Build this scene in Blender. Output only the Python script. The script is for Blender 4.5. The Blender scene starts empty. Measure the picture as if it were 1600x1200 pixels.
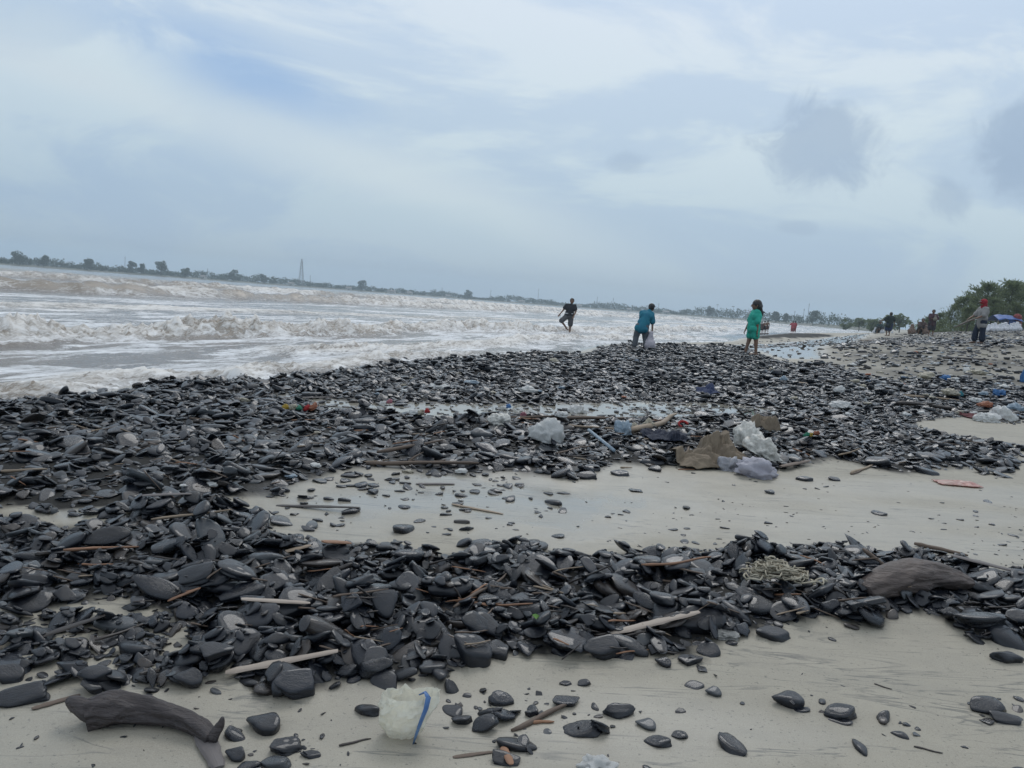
import bpy, bmesh, math, random
import numpy as np
from mathutils import Vector, Matrix, Euler

random.seed(7)
RNG = np.random.default_rng(7)
scene = bpy.context.scene
COL = scene.collection

# ------------------------------------------------------------------ camera
W_PX, H_PX, F_PX = 1600.0, 1200.0, 1202.0
EYE = 1.10
PITCH = math.atan(127.6 / F_PX)
ROLL = math.atan(0.0755)
fwd = Vector((0, math.cos(PITCH), -math.sin(PITCH)))
r0 = Vector((1, 0, 0)); u0 = Vector((0, math.sin(PITCH), math.cos(PITCH)))
right = r0 * math.cos(ROLL) + u0 * math.sin(ROLL)
up = u0 * math.cos(ROLL) - r0 * math.sin(ROLL)
cam_data = bpy.data.cameras.new('camera')
cam = bpy.data.objects.new('camera', cam_data)
COL.objects.link(cam)
m = Matrix(((right.x, up.x, -fwd.x, 0), (right.y, up.y, -fwd.y, 0), (right.z, up.z, -fwd.z, EYE), (0, 0, 0, 1)))
cam.matrix_world = m
cam_data.sensor_fit = 'HORIZONTAL'; cam_data.sensor_width = 36.0
cam_data.lens = 36.0 * F_PX / W_PX
cam_data.clip_start = 0.05; cam_data.clip_end = 6000
scene.camera = cam
CAM = np.array((0, 0, EYE))

def pix_dir(px, py):
    return fwd + right * ((px - 800) / F_PX) + up * ((600 - py) / F_PX)

# ------------------------------------------------------------------ world
def N(nt, typ, loc=None, **kw):
    n = nt.nodes.new(typ)
    for k, v in kw.items():
        setattr(n, k, v)
    return n
SUN_EL, SUN_AZ = math.radians(47), math.radians(12)   # azimuth clockwise from +Y
world = bpy.data.worlds.new('World'); scene.world = world; world.use_nodes = True
wt = world.node_tree; wt.nodes.clear(); L = wt.links.new
out = N(wt, 'ShaderNodeOutputWorld'); bg = N(wt, 'ShaderNodeBackground'); L(bg.outputs[0], out.inputs[0])
sky = N(wt, 'ShaderNodeTexSky', sky_type='NISHITA', sun_disc=False, sun_elevation=SUN_EL, sun_rotation=SUN_AZ)
sky.air_density = 1.0; sky.dust_density = 1.5
tc = N(wt, 'ShaderNodeTexCoord'); sep = N(wt, 'ShaderNodeSeparateXYZ'); L(tc.outputs['Generated'], sep.inputs[0])
def math_n(nt, op, a, b=None, c=None, clamp=False):
    n = nt.nodes.new('ShaderNodeMath'); n.operation = op; n.use_clamp = clamp
    for i, v in enumerate((a, b, c)):
        if v is None: continue
        if hasattr(v, 'is_output'): nt.links.new(v, n.inputs[i])
        else: n.inputs[i].default_value = v
    return n.outputs[0]
def mix_col(nt, fac, a, b, blend='MIX'):
    n = nt.nodes.new('ShaderNodeMix'); n.data_type = 'RGBA'; n.blend_type = blend
    for s, v in ((n.inputs[0], fac), (n.inputs[6], a), (n.inputs[7], b)):
        if hasattr(v, 'is_output'): nt.links.new(v, s)
        elif isinstance(v, (int, float)): s.default_value = v
        else: s.default_value = (*v, 1.0) if len(v) == 3 else v
    return n.outputs[2]
def ramp(nt, src, stops, interp='LINEAR'):
    n = nt.nodes.new('ShaderNodeValToRGB'); cr = n.color_ramp; cr.interpolation = interp
    while len(cr.elements) < len(stops): cr.elements.new(0.5)
    for e, (p, c) in zip(cr.elements, stops):
        e.position = p; e.color = (c, c, c, 1) if isinstance(c, (int, float)) else (*c, 1)
    nt.links.new(src, n.inputs[0]); return n.outputs[0]
def noise_n(nt, vec, scale, detail=4, rough=0.55, dist=0.0):
    n = nt.nodes.new('ShaderNodeTexNoise'); n.inputs['Scale'].default_value = scale
    n.inputs['Detail'].default_value = detail; n.inputs['Roughness'].default_value = rough
    n.inputs['Distortion'].default_value = dist
    if vec is not None: nt.links.new(vec, n.inputs['Vector'])
    return n.outputs[0]
def map_n(nt, vec, scale=(1, 1, 1), rot=(0, 0, 0), loc=(0, 0, 0)):
    n = nt.nodes.new('ShaderNodeMapping'); nt.links.new(vec, n.inputs['Vector'])
    n.inputs['Scale'].default_value = scale; n.inputs['Rotation'].default_value = rot; n.inputs['Location'].default_value = loc
    return n.outputs[0]
zc = math_n(wt, 'MAXIMUM', sep.outputs[2], 0.0)
vec_st = map_n(wt, tc.outputs['Generated'], scale=(0.20, 1.0, 1.0), rot=(0, math.radians(-13), 0))
n_st = noise_n(wt, vec_st, 10.0, 7, 0.62, 0.45)
vec_lg = map_n(wt, tc.outputs['Generated'], scale=(0.30, 1.0, 1.0), rot=(0, math.radians(-15), 0), loc=(3.1, 1.7, 0.4))
n_lg = noise_n(wt, vec_lg, 2.6, 3, 0.5, 0.3)
f_st = ramp(wt, n_st, [(0.43, 0.0), (0.60, 1.0)], 'EASE')
f_lg = ramp(wt, n_lg, [(0.32, 0.0), (0.70, 1.0)], 'EASE')
cl = math_n(wt, 'ADD', math_n(wt, 'MULTIPLY', f_st, 0.62), math_n(wt, 'MULTIPLY', f_lg, 0.38))
base = ramp(wt, zc, [(0.0, (0.40, 0.54, 0.71)), (0.10, (0.385, 0.52, 0.69)), (0.22, (0.425, 0.565, 0.745)), (0.36, (0.49, 0.64, 0.84)), (0.60, (0.70, 0.79, 0.90)), (1.0, (0.70, 0.79, 0.90))])
pale = ramp(wt, zc, [(0.0, (0.43, 0.56, 0.70)), (0.10, (0.52, 0.65, 0.74)), (0.22, (0.65, 0.765, 0.83)), (0.36, (0.73, 0.82, 0.91)), (0.60, (0.84, 0.89, 0.95)), (1.0, (0.84, 0.89, 0.95))])
col = mix_col(wt, cl, base, pale)
# thin gaps where the clear sky shows
n_puff = noise_n(wt, tc.outputs['Generated'], 17, 6, 0.68, 0.6)
n_soft = n_st
def dir_blob(px, py, rad, soft, nscale, namp, sx=1.0, tilt=0.0):
    d = pix_dir(px, py).normalized()
    v = N(wt, 'ShaderNodeVectorMath', operation='SUBTRACT'); L(tc.outputs['Generated'], v.inputs[0]); v.inputs[1].default_value = d
    # components across and along
    a = N(wt, 'ShaderNodeVectorMath', operation='DOT_PRODUCT'); L(v.outputs[0], a.inputs[0])
    b = N(wt, 'ShaderNodeVectorMath', operation='DOT_PRODUCT'); L(v.outputs[0], b.inputs[0])
    ax = Vector((d.y, -d.x, 0)).normalized(); az = ax.cross(d).normalized()
    if az.z < 0: az = -az
    a.inputs[1].default_value = ax * math.cos(tilt) + az * math.sin(tilt)
    b.inputs[1].default_value = az * math.cos(tilt) - ax * math.sin(tilt)
    aa = math_n(wt, 'DIVIDE', a.outputs['Value'], rad * sx); bb = math_n(wt, 'DIVIDE', b.outputs['Value'], rad)
    r = math_n(wt, 'SQRT', math_n(wt, 'ADD', math_n(wt, 'MULTIPLY', aa, aa), math_n(wt, 'MULTIPLY', bb, bb)))
    n = n_soft if nscale < 20 else n_puff
    r2 = math_n(wt, 'ADD', r, math_n(wt, 'MULTIPLY', math_n(wt, 'SUBTRACT', n, 0.5), namp))
    mk = ramp(wt, r2, [(max(0.0, 1 - soft) * 0.5, 1.0), (min(1.0, (1 + soft) * 0.5), 0.0)], 'EASE')
    # ramp input is 0..1 so halve the radius measure
    return mk, r2
def blob(px, py, rad, soft, nscale, namp, sx=1.0, tilt=0.0):
    mk, r2 = dir_blob(px, py, rad, soft, nscale, namp, sx, tilt)
    node = mk.node
    h = math_n(wt, 'MULTIPLY', r2, 0.5)
    wt.links.new(h, node.inputs[0])
    return mk
gap = blob(395, 150, 0.036, 0.95, 9, 2.0, 3.0, math.radians(-14))
col = mix_col(wt, math_n(wt, 'MULTIPLY', gap, 0.9), col, (0.23, 0.42, 0.74))
streak = blob(520, 238, 0.034, 0.9, 8, 2.6, 8.5, math.radians(-14))
col = mix_col(wt, math_n(wt, 'MULTIPLY', streak, 0.8), col, (0.65, 0.75, 0.80))
streak2 = blob(90, 112, 0.018, 0.9, 10, 1.8, 7.0, math.radians(-9))
col = mix_col(wt, math_n(wt, 'MULTIPLY', streak2, 0.55), col, (0.655, 0.74, 0.80))
for (px, py, rad, sx, k) in ((1282, 228, 0.046, 1.25, 0.75), (1600, 222, 0.046, 1.0, 0.8), (1590, 262, 0.03, 0.9, 0.7), (1482, 310, 0.020, 1.15, 0.6), (980, 256, 0.012, 1.6, 0.45), (1248, 356, 0.007, 3.0, 0.45)):
    bl = blob(px, py, rad, 0.50, 26, 2.6, sx)
    col = mix_col(wt, math_n(wt, 'MULTIPLY', bl, k), col, (0.345, 0.46, 0.61))
mixed = N(wt, 'ShaderNodeMix', data_type='RGBA')
sky_s = N(wt, 'ShaderNodeVectorMath', operation='SCALE'); L(sky.outputs[0], sky_s.inputs[0]); sky_s.inputs['Scale'].default_value = 0.10
mixed.inputs[0].default_value = 0.92
L(sky_s.outputs[0], mixed.inputs[6]); L(col, mixed.inputs[7])
L(mixed.outputs[2], bg.inputs['Color']); bg.inputs['Strength'].default_value = 1.0
world.cycles.sampling_method = 'MANUAL'; world.cycles.sample_map_resolution = 256

sun_d = bpy.data.lights.new('sun', 'SUN'); sun_d.energy = 0.9; sun_d.angle = math.radians(24); sun_d.color = (1.0, 0.985, 0.96)
sun = bpy.data.objects.new('sun', sun_d); COL.objects.link(sun)
sdir = Vector((math.sin(SUN_AZ) * math.cos(SUN_EL), math.cos(SUN_AZ) * math.cos(SUN_EL), math.sin(SUN_EL)))
sun.rotation_euler = sdir.to_track_quat('Z', 'Y').to_euler()
sun.location = (0, 0, 30)
vs = scene.view_settings
vs.view_transform = 'Standard'; vs.look = 'None'; vs.exposure = 0.0; vs.gamma = 1.0; vs.use_curve_mapping = False
scene.render.engine = 'CYCLES'
scene.cycles.use_denoising = True
scene.cycles.max_bounces = 6; scene.cycles.transparent_max_bounces = 12
scene.cycles.volume_bounces = 0
scene.cycles.caustics_reflective = False; scene.cycles.caustics_refractive = False
scene.cycles.sample_clamp_indirect = 4.0

# ------------------------------------------------------------------ numpy noise
_PT = np.random.default_rng(11).integers(0, 1 << 30, 4096)
def _hash(ix, iy, iz, seed):
    h = _PT[(ix + (seed * 131 + 7)) & 4095]
    h = _PT[(h + iy) & 4095]
    if iz is not None: h = _PT[(h + iz) & 4095]
    return h
def vnoise(x, y, z=None, seed=0):
    x = np.asarray(x, float); y = np.asarray(y, float)
    gx, gy = np.floor(x), np.floor(y)
    fx, fy = x - gx, y - gy
    ix, iy = gx.astype(np.int64), gy.astype(np.int64)
    q = lambda t: t * t * (3 - 2 * t)
    fx, fy = q(fx), q(fy)
    def plane(iz):
        a = _hash(ix, iy, iz, seed); b = _hash(ix + 1, iy, iz, seed); c = _hash(ix, iy + 1, iz, seed); d = _hash(ix + 1, iy + 1, iz, seed)
        return (a * (1 - fx) + b * fx) * (1 - fy) + (c * (1 - fx) + d * fx) * fy
    if z is None: r = plane(None)
    else:
        z = np.asarray(z, float); gz = np.floor(z); fz = q(z - gz); iz = gz.astype(np.int64)
        r = plane(iz) * (1 - fz) + plane(iz + 1) * fz
    return r * (2.0 / (1 << 30)) - 1
def fbm(x, y, z=None, oct=4, seed=0, gain=0.5):
    a, s, tot = 1.0, 0.0, 0.0
    for o in range(oct):
        k = 2.03 ** o
        s = s + a * vnoise(np.asarray(x) * k + o * 17.3, np.asarray(y) * k - o * 9.1, None if z is None else np.asarray(z) * k + o * 3.7, seed + o)
        tot += a; a *= gain
    return s / tot
def sstep(a, b, x):
    t = np.clip((np.asarray(x, float) - a) / (b - a), 0, 1)
    return t * t * (3 - 2 * t)

# ------------------------------------------------------------------ terrain functions
def flat_hit(px, py, z=0.0):
    d = pix_dir(px, py); t = (z - EYE) / d.z
    return (d.x * t, d.y * t)
_edge = [(0, 627), (140, 622), (220, 602), (330, 594), (420, 598), (500, 584), (560, 582), (610, 570), (700, 562), (800, 557), (900, 549), (945, 538), (1000, 536), (1130, 534)]
_shore = [(-9.0, -9.0), (-6.6, 0.0), (-5.2, 4.2)] + [flat_hit(*e) for e in _edge] + [(36, 97), (92, 205), (155, 330), (206, 450), (300, 700), (700, 1700)]
_shore = sorted(_shore, key=lambda p: p[1])
_SX = np.array([p[0] for p in _shore]); _SY = np.array([p[1] for p in _shore])
def shore_x(Y):
    Y = np.asarray(Y, float)
    return np.interp(Y, _SY, _SX)
def inland(X, Y):
    X = np.asarray(X, float); Y = np.asarray(Y, float)
    return (X - shore_x(Y)) * 0.922
_GS = np.array([-400, -30, -8, -1.5, 0, 1.2, 4.3, 7.3, 10.7, 22, 40, 90, 400])
_GZ = np.array([-1.6, -1.5, -0.5, -0.10, 0.0, 0.05, 0.22, 0.60, 0.90, 2.25, 2.9, 3.3, 4.0])
def poly_world(pts, zf=0.0):
    return np.array([flat_hit(px, max(py, 520), zf) for px, py in pts])
def in_poly(X, Y, poly):
    X = np.asarray(X, float); Y = np.asarray(Y, float)
    c = np.zeros(X.shape, bool); n = len(poly)
    for i in range(n):
        x1, y1 = poly[i]; x2, y2 = poly[(i + 1) % n]
        if y1 == y2: continue
        cond = ((y1 > Y) != (y2 > Y)) & (X < (x2 - x1) * (Y - y1) / (y2 - y1) + x1)
        c ^= cond
    return c
def ground_base(X, Y):
    X = np.asarray(X, float); Y = np.asarray(Y, float)
    s = inland(X, Y)
    g = np.interp(s, _GS, _GZ)
    k = 0.12 + 0.88 * sstep(9, 26, Y)
    z = np.where(g > 0, g * k, g)
    return z
def pix_ground(px, py, hf=None):
    """The point of the beach seen at a pixel of the photograph."""
    hf = hf or ground_base
    d = pix_dir(px, py); d = np.array(d)
    ts = np.concatenate([np.arange(1.0, 12, 0.02), np.geomspace(12, 900, 900)])
    P = CAM + ts[:, None] * d
    h = hf(P[:, 0], P[:, 1])
    b = np.nonzero(P[:, 2] <= h)[0]
    if len(b) == 0: return tuple(P[-1])
    i = b[0]
    if i == 0: return tuple(P[0])
    a0 = P[i - 1, 2] - h[i - 1]; a1 = P[i, 2] - h[i]
    t = a0 / (a0 - a1 + 1e-9)
    q = P[i - 1] * (1 - t) + P[i] * t
    return (q[0], q[1], float(hf(np.array([q[0]]), np.array([q[1]]))[0]))
def gpoly(pts):
    return np.array([pix_ground(px, py)[:2] for px, py in pts])
POLY_A = gpoly([(-80,815),(60,822),(200,818),(330,812),(430,845),(520,862),(640,872),(760,866),(860,864),(960,890),(1060,886),(1120,872),(1170,880),(1260,866),(1330,858),(1400,876),(1500,884),(1600,886),(1750,890),(1750,1000),(1600,985),(1500,985),(1420,978),(1300,975),(1230,985),(1130,1005),(1080,1030),(1000,1025),(930,1020),(840,1028),(760,1045),(690,1050),(640,1062),(540,1068),(430,1085),(390,1040),(330,1010),(300,985),(240,955),(130,935),(60,950),(-80,945)])
POLY_A2 = gpoly([(-60,965),(240,962),(420,1010),(330,1060),(250,1080),(100,1070),(-60,1050)])
POLY_B = gpoly([(-400,622),(0,618),(140,613),(220,594),(420,590),(520,576),(640,562),(800,554),(905,549),(910,541),(1000,541),(1130,541),(1180,560),(1290,575),(1330,592),(1420,598),(1600,600),(1750,600),(1750,650),(1600,648),(1500,655),(1400,662),(1440,682),(1545,690),(1560,715),(1480,742),(1400,745),(1300,728),(1230,740),(1060,738),(960,731),(900,739),(850,745),(760,747),(640,742),(560,746),(470,764),(430,784),(330,793),(200,798),(0,803),(-400,803)])
POLY_D = gpoly([(1290,562),(1340,534),(1420,527),(1750,540),(1750,600),(1420,598),(1330,592)])
POLY_CH = gpoly([(430,618),(560,630),(700,632),(800,634),(900,631),(1000,629),(1100,631),(1200,638),(1240,648),(1100,657),(1000,660),(900,658),(780,655),(640,652),(500,640)])
POLY_WET = gpoly([(400,800),(520,762),(700,750),(900,752),(1000,770),(1080,790),(1040,835),(950,850),(820,842),(640,840),(500,835)])
POLY_PUD = gpoly([(60,806),(200,800),(330,806),(460,812),(450,824),(300,822),(120,815)])
POLY_SW = gpoly([(1130,540),(1240,534),(1330,524),(1360,521),(1340,532),(1280,545),(1290,562),(1220,560)])
POLY_BAR = gpoly([(1115,527),(1170,523.5),(1240,522.5),(1300,524),(1300,528),(1220,531),(1130,531)])
_WARP = {}
def soft_in(X, Y, poly, amp=0.10, freq=3.0, n=5, spread=0.06, seed=3):
    """Fraction of jittered copies of each point inside poly: a soft, wandering edge."""
    X = np.asarray(X, float); Y = np.asarray(Y, float)
    lo, hi = poly.min(0) - 2.0, poly.max(0) + 2.0
    r = np.zeros(X.shape)
    q = (X > lo[0]) & (X < hi[0]) & (Y > lo[1]) & (Y < hi[1])
    if not q.any(): return r
    X, Y = X[q], Y[q]
    sc = np.clip(Y / 4.0, 0.6, 6.0)
    wx = X + sc * amp * 1.6 * fbm(X * freq / sc, Y * freq / sc, oct=2, seed=seed); wy = Y + sc * amp * 1.6 * fbm(X * freq / sc + 31, Y * freq / sc - 12, oct=2, seed=seed + 9)
    acc = np.zeros(X.shape)
    for i in range(n):
        a = 2 * math.pi * i / n
        acc += in_poly(wx + sc * spread * math.cos(a), wy + sc * spread * math.sin(a), poly)
    r[q] = acc / n
    return r
def ground_z(X, Y):
    X = np.asarray(X, float); Y = np.asarray(Y, float)
    z = ground_base(X, Y)
    near = 1 - sstep(30, 80, Y)
    s = inland(X, Y)
    dry = sstep(-0.2, 0.6, s)
    z = z + near * dry * (0.018 * fbm(X * 0.9, Y * 0.9, oct=3, seed=40) + 0.004 * fbm(X * 5, Y * 5, oct=2, seed=41))
    a = soft_in(X, Y, POLY_A, n=8, spread=0.16)
    z = z + 0.02 * a
    b = soft_in(X, Y, POLY_B, n=8, spread=0.16) * (1 - soft_in(X, Y, POLY_CH, n=6, spread=0.12))
    z = z + np.where(Y < 9, 0.03, 0.01) * b * dry
    z = z + 0.16 * soft_in(X, Y, POLY_BAR, n=8, spread=0.12, amp=0.2)
    return z
# ------------------------------------------------------------------ object helpers
def tag(o, label=None, cat=None, group=None, kind=None):
    if label: o['label'] = label
    if cat: o['category'] = cat
    if group: o['group'] = group
    if kind: o['kind'] = kind
    return o
def mesh_data(name, verts, faces, smooth=True):
    me = bpy.data.meshes.new(name)
    V = np.asarray(verts, np.float32).reshape(-1, 3)
    if isinstance(faces, np.ndarray) and faces.ndim == 2:
        n, k = faces.shape
        me.vertices.add(len(V)); me.vertices.foreach_set('co', V.ravel())
        me.loops.add(n * k); me.loops.foreach_set('vertex_index', faces.astype(np.int32).ravel())
        me.polygons.add(n); me.polygons.foreach_set('loop_start', np.arange(0, n * k, k, dtype=np.int32))
        me.update(calc_edges=True); me.validate()
    else:
        me.from_pydata([tuple(v) for v in V], [], [tuple(int(i) for i in f) for f in faces]); me.update()
    if smooth: me.polygons.foreach_set('use_smooth', np.ones(len(me.polygons), bool))
    return me
def link(name, me, mat=None, parent=None, loc=None, rot=None, scale=None):
    o = bpy.data.objects.new(name, me); COL.objects.link(o)
    if mat is not None and me is not None and len(me.materials) == 0: me.materials.append(mat)
    if parent is not None: o.parent = parent
    if loc is not None: o.location = loc
    if rot is not None: o.rotation_euler = rot
    if scale is not None: o.scale = scale
    return o
def empty(name, loc=(0, 0, 0), rz=0.0):
    o = bpy.data.objects.new(name, None); COL.objects.link(o); o.location = loc; o.rotation_euler = (0, 0, rz)
    o.empty_display_size = 0.1
    return o
def copy_tree(o, parent=None):
    c = o.copy(); COL.objects.link(c)
    if parent is not None: c.parent = parent
    for ch in list(o.children): copy_tree(ch, c)
    return c
class MB:
    """Collects shapes for one mesh."""
    def __init__(s): s.v = []; s.f = []
    def add(s, verts, faces):
        o = len(s.v); s.v += [tuple(v) for v in verts]; s.f += [tuple(i + o for i in f) for f in faces]; return s
    def box(s, c, d, R=None):
        x, y, z = (k / 2 for k in d)
        vs = [Vector((a * x, b * y, e * z)) for a in (-1, 1) for b in (-1, 1) for e in (-1, 1)]
        if R is not None: vs = [R @ v for v in vs]
        vs = [v + Vector(c) for v in vs]
        return s.add(vs, [(0, 1, 3, 2), (4, 6, 7, 5), (0, 4, 5, 1), (2, 3, 7, 6), (0, 2, 6, 4), (1, 5, 7, 3)])
    def tube(s, pts, rad, n=8, cap=True, rough=0.0, seed=0, flat=1.0):
        pts = [Vector(p) for p in pts]; rng = random.Random(seed)
        rad = [rad] * len(pts) if isinstance(rad, (int, float)) else rad
        vs = []; fs = []; side = None
        for i, p in enumerate(pts):
            t = (pts[min(i + 1, len(pts) - 1)] - pts[max(i - 1, 0)]).normalized()
            if side is None:
                side = t.cross(Vector((0, 0, 1)));
                if side.length < 1e-3: side = Vector((1, 0, 0))
            side = (side - t * side.dot(t)).normalized(); nn = t.cross(side)
            for k in range(n):
                a = 2 * math.pi * k / n; r = rad[i] * (1 + rough * (rng.random() - 0.5))
                vs.append(p + side * (math.cos(a) * r) + nn * (math.sin(a) * r * flat))
        for i in range(len(pts) - 1):
            for k in range(n):
                fs.append((i * n + k, i * n + (k + 1) % n, (i + 1) * n + (k + 1) % n, (i + 1) * n + k))
        if cap: fs.append(tuple(range(n - 1, -1, -1))); fs.append(tuple((len(pts) - 1) * n + k for k in range(n)))
        return s.add(vs, fs)
    def cap(s, p, q, r1, r2, n=12):
        """tapered capsule"""
        p = Vector(p); q = Vector(q); d = q - p; ln = d.length
        t = d.normalized() if ln > 1e-6 else Vector((0, 0, 1))
        a = t.cross(Vector((0.3, 0.2, 0.93))).normalized(); b = t.cross(a)
        rings = []
        for i in range(5): th = -math.pi / 2 + i * math.pi / 10; rings.append((p + t * (r1 * math.sin(th)), r1 * math.cos(th)))
        rings.append((p, r1)); rings.append((q, r2))
        for i in range(1, 6): th = i * math.pi / 10; rings.append((q + t * (r2 * math.sin(th)), r2 * math.cos(th)))
        vs = []
        for c, r in rings:
            r = max(r, 1e-4)
            vs += [c + a * (r * math.cos(2 * math.pi * k / n)) + b * (r * math.sin(2 * math.pi * k / n)) for k in range(n)]
        fs = [(i * n + k, i * n + (k + 1) % n, (i + 1) * n + (k + 1) % n, (i + 1) * n + k) for i in range(len(rings) - 1) for k in range(n)]
        fs.append(tuple(range(n - 1, -1, -1))); fs.append(tuple((len(rings) - 1) * n + k for k in range(n)))
        return s.add(vs, fs)
    def ell(s, c, r, R=None, n=14):
        vs = []; fs = []
        m_ = n // 2 + 1
        for i in range(m_ + 1):
            th = -math.pi / 2 + math.pi * i / m_
            for k in range(n):
                v = Vector((r[0] * math.cos(th) * math.cos(2 * math.pi * k / n), r[1] * math.cos(th) * math.sin(2 * math.pi * k / n), r[2] * math.sin(th)))
                if abs(math.cos(th)) < 1e-6: v = Vector((1e-4 * math.cos(2 * math.pi * k / n), 1e-4 * math.sin(2 * math.pi * k / n), r[2] * math.sin(th)))
                if R is not None: v = R @ v
                vs.append(v + Vector(c))
        fs = [(i * n + k, i * n + (k + 1) % n, (i + 1) * n + (k + 1) % n, (i + 1) * n + k) for i in range(m_) for k in range(n)]
        fs.append(tuple(range(n - 1, -1, -1))); fs.append(tuple(m_ * n + k for k in range(n)))
        return s.add(vs, fs)
    def mesh(s, name, smooth=True): return mesh_data(name, s.v, s.f, smooth)
    def build(s, name, mat, parent=None, smooth=True, **kw): return link(name, s.mesh(name, smooth), mat, parent, **kw)

# ------------------------------------------------------------------ materials
def new_mat(name):
    mt = bpy.data.materials.new(name); mt.use_nodes = True
    nt = mt.node_tree; b = nt.nodes['Principled BSDF']
    return mt, nt, b
def bump_n(nt, height, strength=0.3, dist=0.01, normal=None):
    n = nt.nodes.new('ShaderNodeBump'); n.inputs['Strength'].default_value = strength; n.inputs['Distance'].default_value = dist
    nt.links.new(height, n.inputs['Height'])
    if normal is not None: nt.links.new(normal, n.inputs['Normal'])
    return n.outputs[0]
def simple_mat(name, c1, c2=None, rough=0.6, scale=8.0, bump=0.0, bdist=0.01, spec=0.5, rand=0.0, detail=4, stretch=(1, 1, 1), trans=0.0, alpha=1.0, subsurf=0.0):
    mt, nt, b = new_mat(name); c2 = c2 or tuple(x * 0.7 for x in c1)
    t = nt.nodes.new('ShaderNodeTexCoord'); v = map_n(nt, t.outputs['Object'], scale=stretch)
    nz = noise_n(nt, v, scale, detail, 0.6)
    f = ramp(nt, nz, [(0.3, 0.0), (0.7, 1.0)])
    c = mix_col(nt, f, c1, c2)
    if rand:
        oi = nt.nodes.new('ShaderNodeObjectInfo')
        k = math_n(nt, 'ADD', math_n(nt, 'MULTIPLY', oi.outputs['Random'], rand * 2), 1 - rand)
        vm = nt.nodes.new('ShaderNodeVectorMath'); vm.operation = 'SCALE'; nt.links.new(c, vm.inputs[0]); nt.links.new(k, vm.inputs['Scale']); c = vm.outputs[0]
    nt.links.new(c, b.inputs['Base Color'])
    b.inputs['Roughness'].default_value = rough; b.inputs['Specular IOR Level'].default_value = spec
    if trans: b.inputs['Transmission Weight'].default_value = trans
    if alpha < 1: b.inputs['Alpha'].default_value = alpha
    if subsurf: b.inputs['Subsurface Weight'].default_value = subsurf; b.inputs['Subsurface Radius'].default_value = (0.02, 0.02, 0.02)
    if bump: nt.links.new(bump_n(nt, noise_n(nt, v, scale * 3, 5, 0.6), bump, bdist), b.inputs['Normal'])
    return mt
def attr_n(nt, name):
    n = nt.nodes.new('ShaderNodeAttribute'); n.attribute_name = name; return n.outputs['Fac']
def add_attr(me, name, vals):
    a = me.attributes.new(name, 'FLOAT', 'POINT'); a.data.foreach_set('value', np.asarray(vals, np.float32).ravel())

# ------------------------------------------------------------------ polar sheet
def polar(r_a, r_b, nr, a_lo, a_hi, na):
    R = np.geomspace(r_a, r_b, nr); A = np.radians(np.linspace(a_lo, a_hi, na))
    rr, aa = np.meshgrid(R, A, indexing='ij')
    X = rr * np.sin(aa); Y = rr * np.cos(aa)
    i = np.arange(nr - 1)[:, None] * na + np.arange(na - 1)[None, :]
    F = np.stack([i, i + 1, i + na + 1, i + na], -1).reshape(-1, 4)[:, ::-1]
    return X.ravel(), Y.ravel(), F

# beach sand
X, Y, F = polar(0.35, 1500, 480, -75, 75, 420)
Z = ground_z(X, Y)
tide = inland(X, Y)
wet = 0.98 * soft_in(X, Y, POLY_WET, amp=0.25, freq=2.2, n=8, spread=0.28) * (0.72 + 0.28 * sstep(-0.35, 0.15, fbm(X * 1.3 - Y * 0.3, Y * 4.5, oct=3, seed=77)))
wet = np.maximum(wet, soft_in(X, Y, POLY_CH, amp=0.05, n=6, spread=0.03))
wet = np.maximum(wet, soft_in(X, Y, POLY_PUD, amp=0.08, n=6, spread=0.05))
wet = np.maximum(wet, soft_in(X, Y, POLY_SW, amp=0.05, n=8, spread=0.04))
wet = np.maximum(wet, 1 - sstep(-0.2, 0.5, tide))
wet = np.maximum(wet, 0.35 * sstep(-0.1, 0.4, fbm(X * 0.5 + 5, Y * 1.6, oct=3, seed=78)) * (1 - sstep(6, 9, Y)))
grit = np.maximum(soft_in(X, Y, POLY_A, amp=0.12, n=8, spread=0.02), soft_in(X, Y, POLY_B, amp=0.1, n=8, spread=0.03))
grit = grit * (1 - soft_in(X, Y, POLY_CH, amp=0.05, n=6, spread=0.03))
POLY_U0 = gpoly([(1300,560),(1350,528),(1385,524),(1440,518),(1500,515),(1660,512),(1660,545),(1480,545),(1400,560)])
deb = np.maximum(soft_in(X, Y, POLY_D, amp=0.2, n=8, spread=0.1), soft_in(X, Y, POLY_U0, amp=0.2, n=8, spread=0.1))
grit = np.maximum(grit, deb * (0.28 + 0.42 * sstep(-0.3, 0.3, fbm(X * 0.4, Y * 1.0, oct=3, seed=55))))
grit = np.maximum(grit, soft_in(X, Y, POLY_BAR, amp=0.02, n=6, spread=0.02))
# channel and puddle beds lie a little lower and flat
sand_me = mesh_data('beach_sand', np.stack([X, Y, Z], -1), F)
add_attr(sand_me, 'wet', wet); add_attr(sand_me, 'grit', grit)
mt, nt, b = new_mat('wet_sand')
geo = nt.nodes.new('ShaderNodeNewGeometry'); pos = geo.outputs['Position']
fine = noise_n(nt, pos, 300, 3, 0.75); mid = noise_n(nt, pos, 6, 5, 0.6)
st_v = map_n(nt, pos, scale=(1.0, 4.0, 1), rot=(0, 0, math.radians(-12)))
streak_n = noise_n(nt, st_v, 1.3, 6, 0.62, 0.4)
st2_v = map_n(nt, pos, scale=(0.9, 7.0, 1), rot=(0, 0, math.radians(-6)))
line_n = noise_n(nt, st2_v, 1.1, 4, 0.55, 0.9)
lines = ramp(nt, line_n, [(0.485, 0.0), (0.499, 1.0), (0.501, 1.0), (0.515, 0.0)])
c = mix_col(nt, ramp(nt, mid, [(0.3, 0.0), (0.7, 1.0)]), (0.268, 0.244, 0.198), (0.330, 0.300, 0.240))
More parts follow.
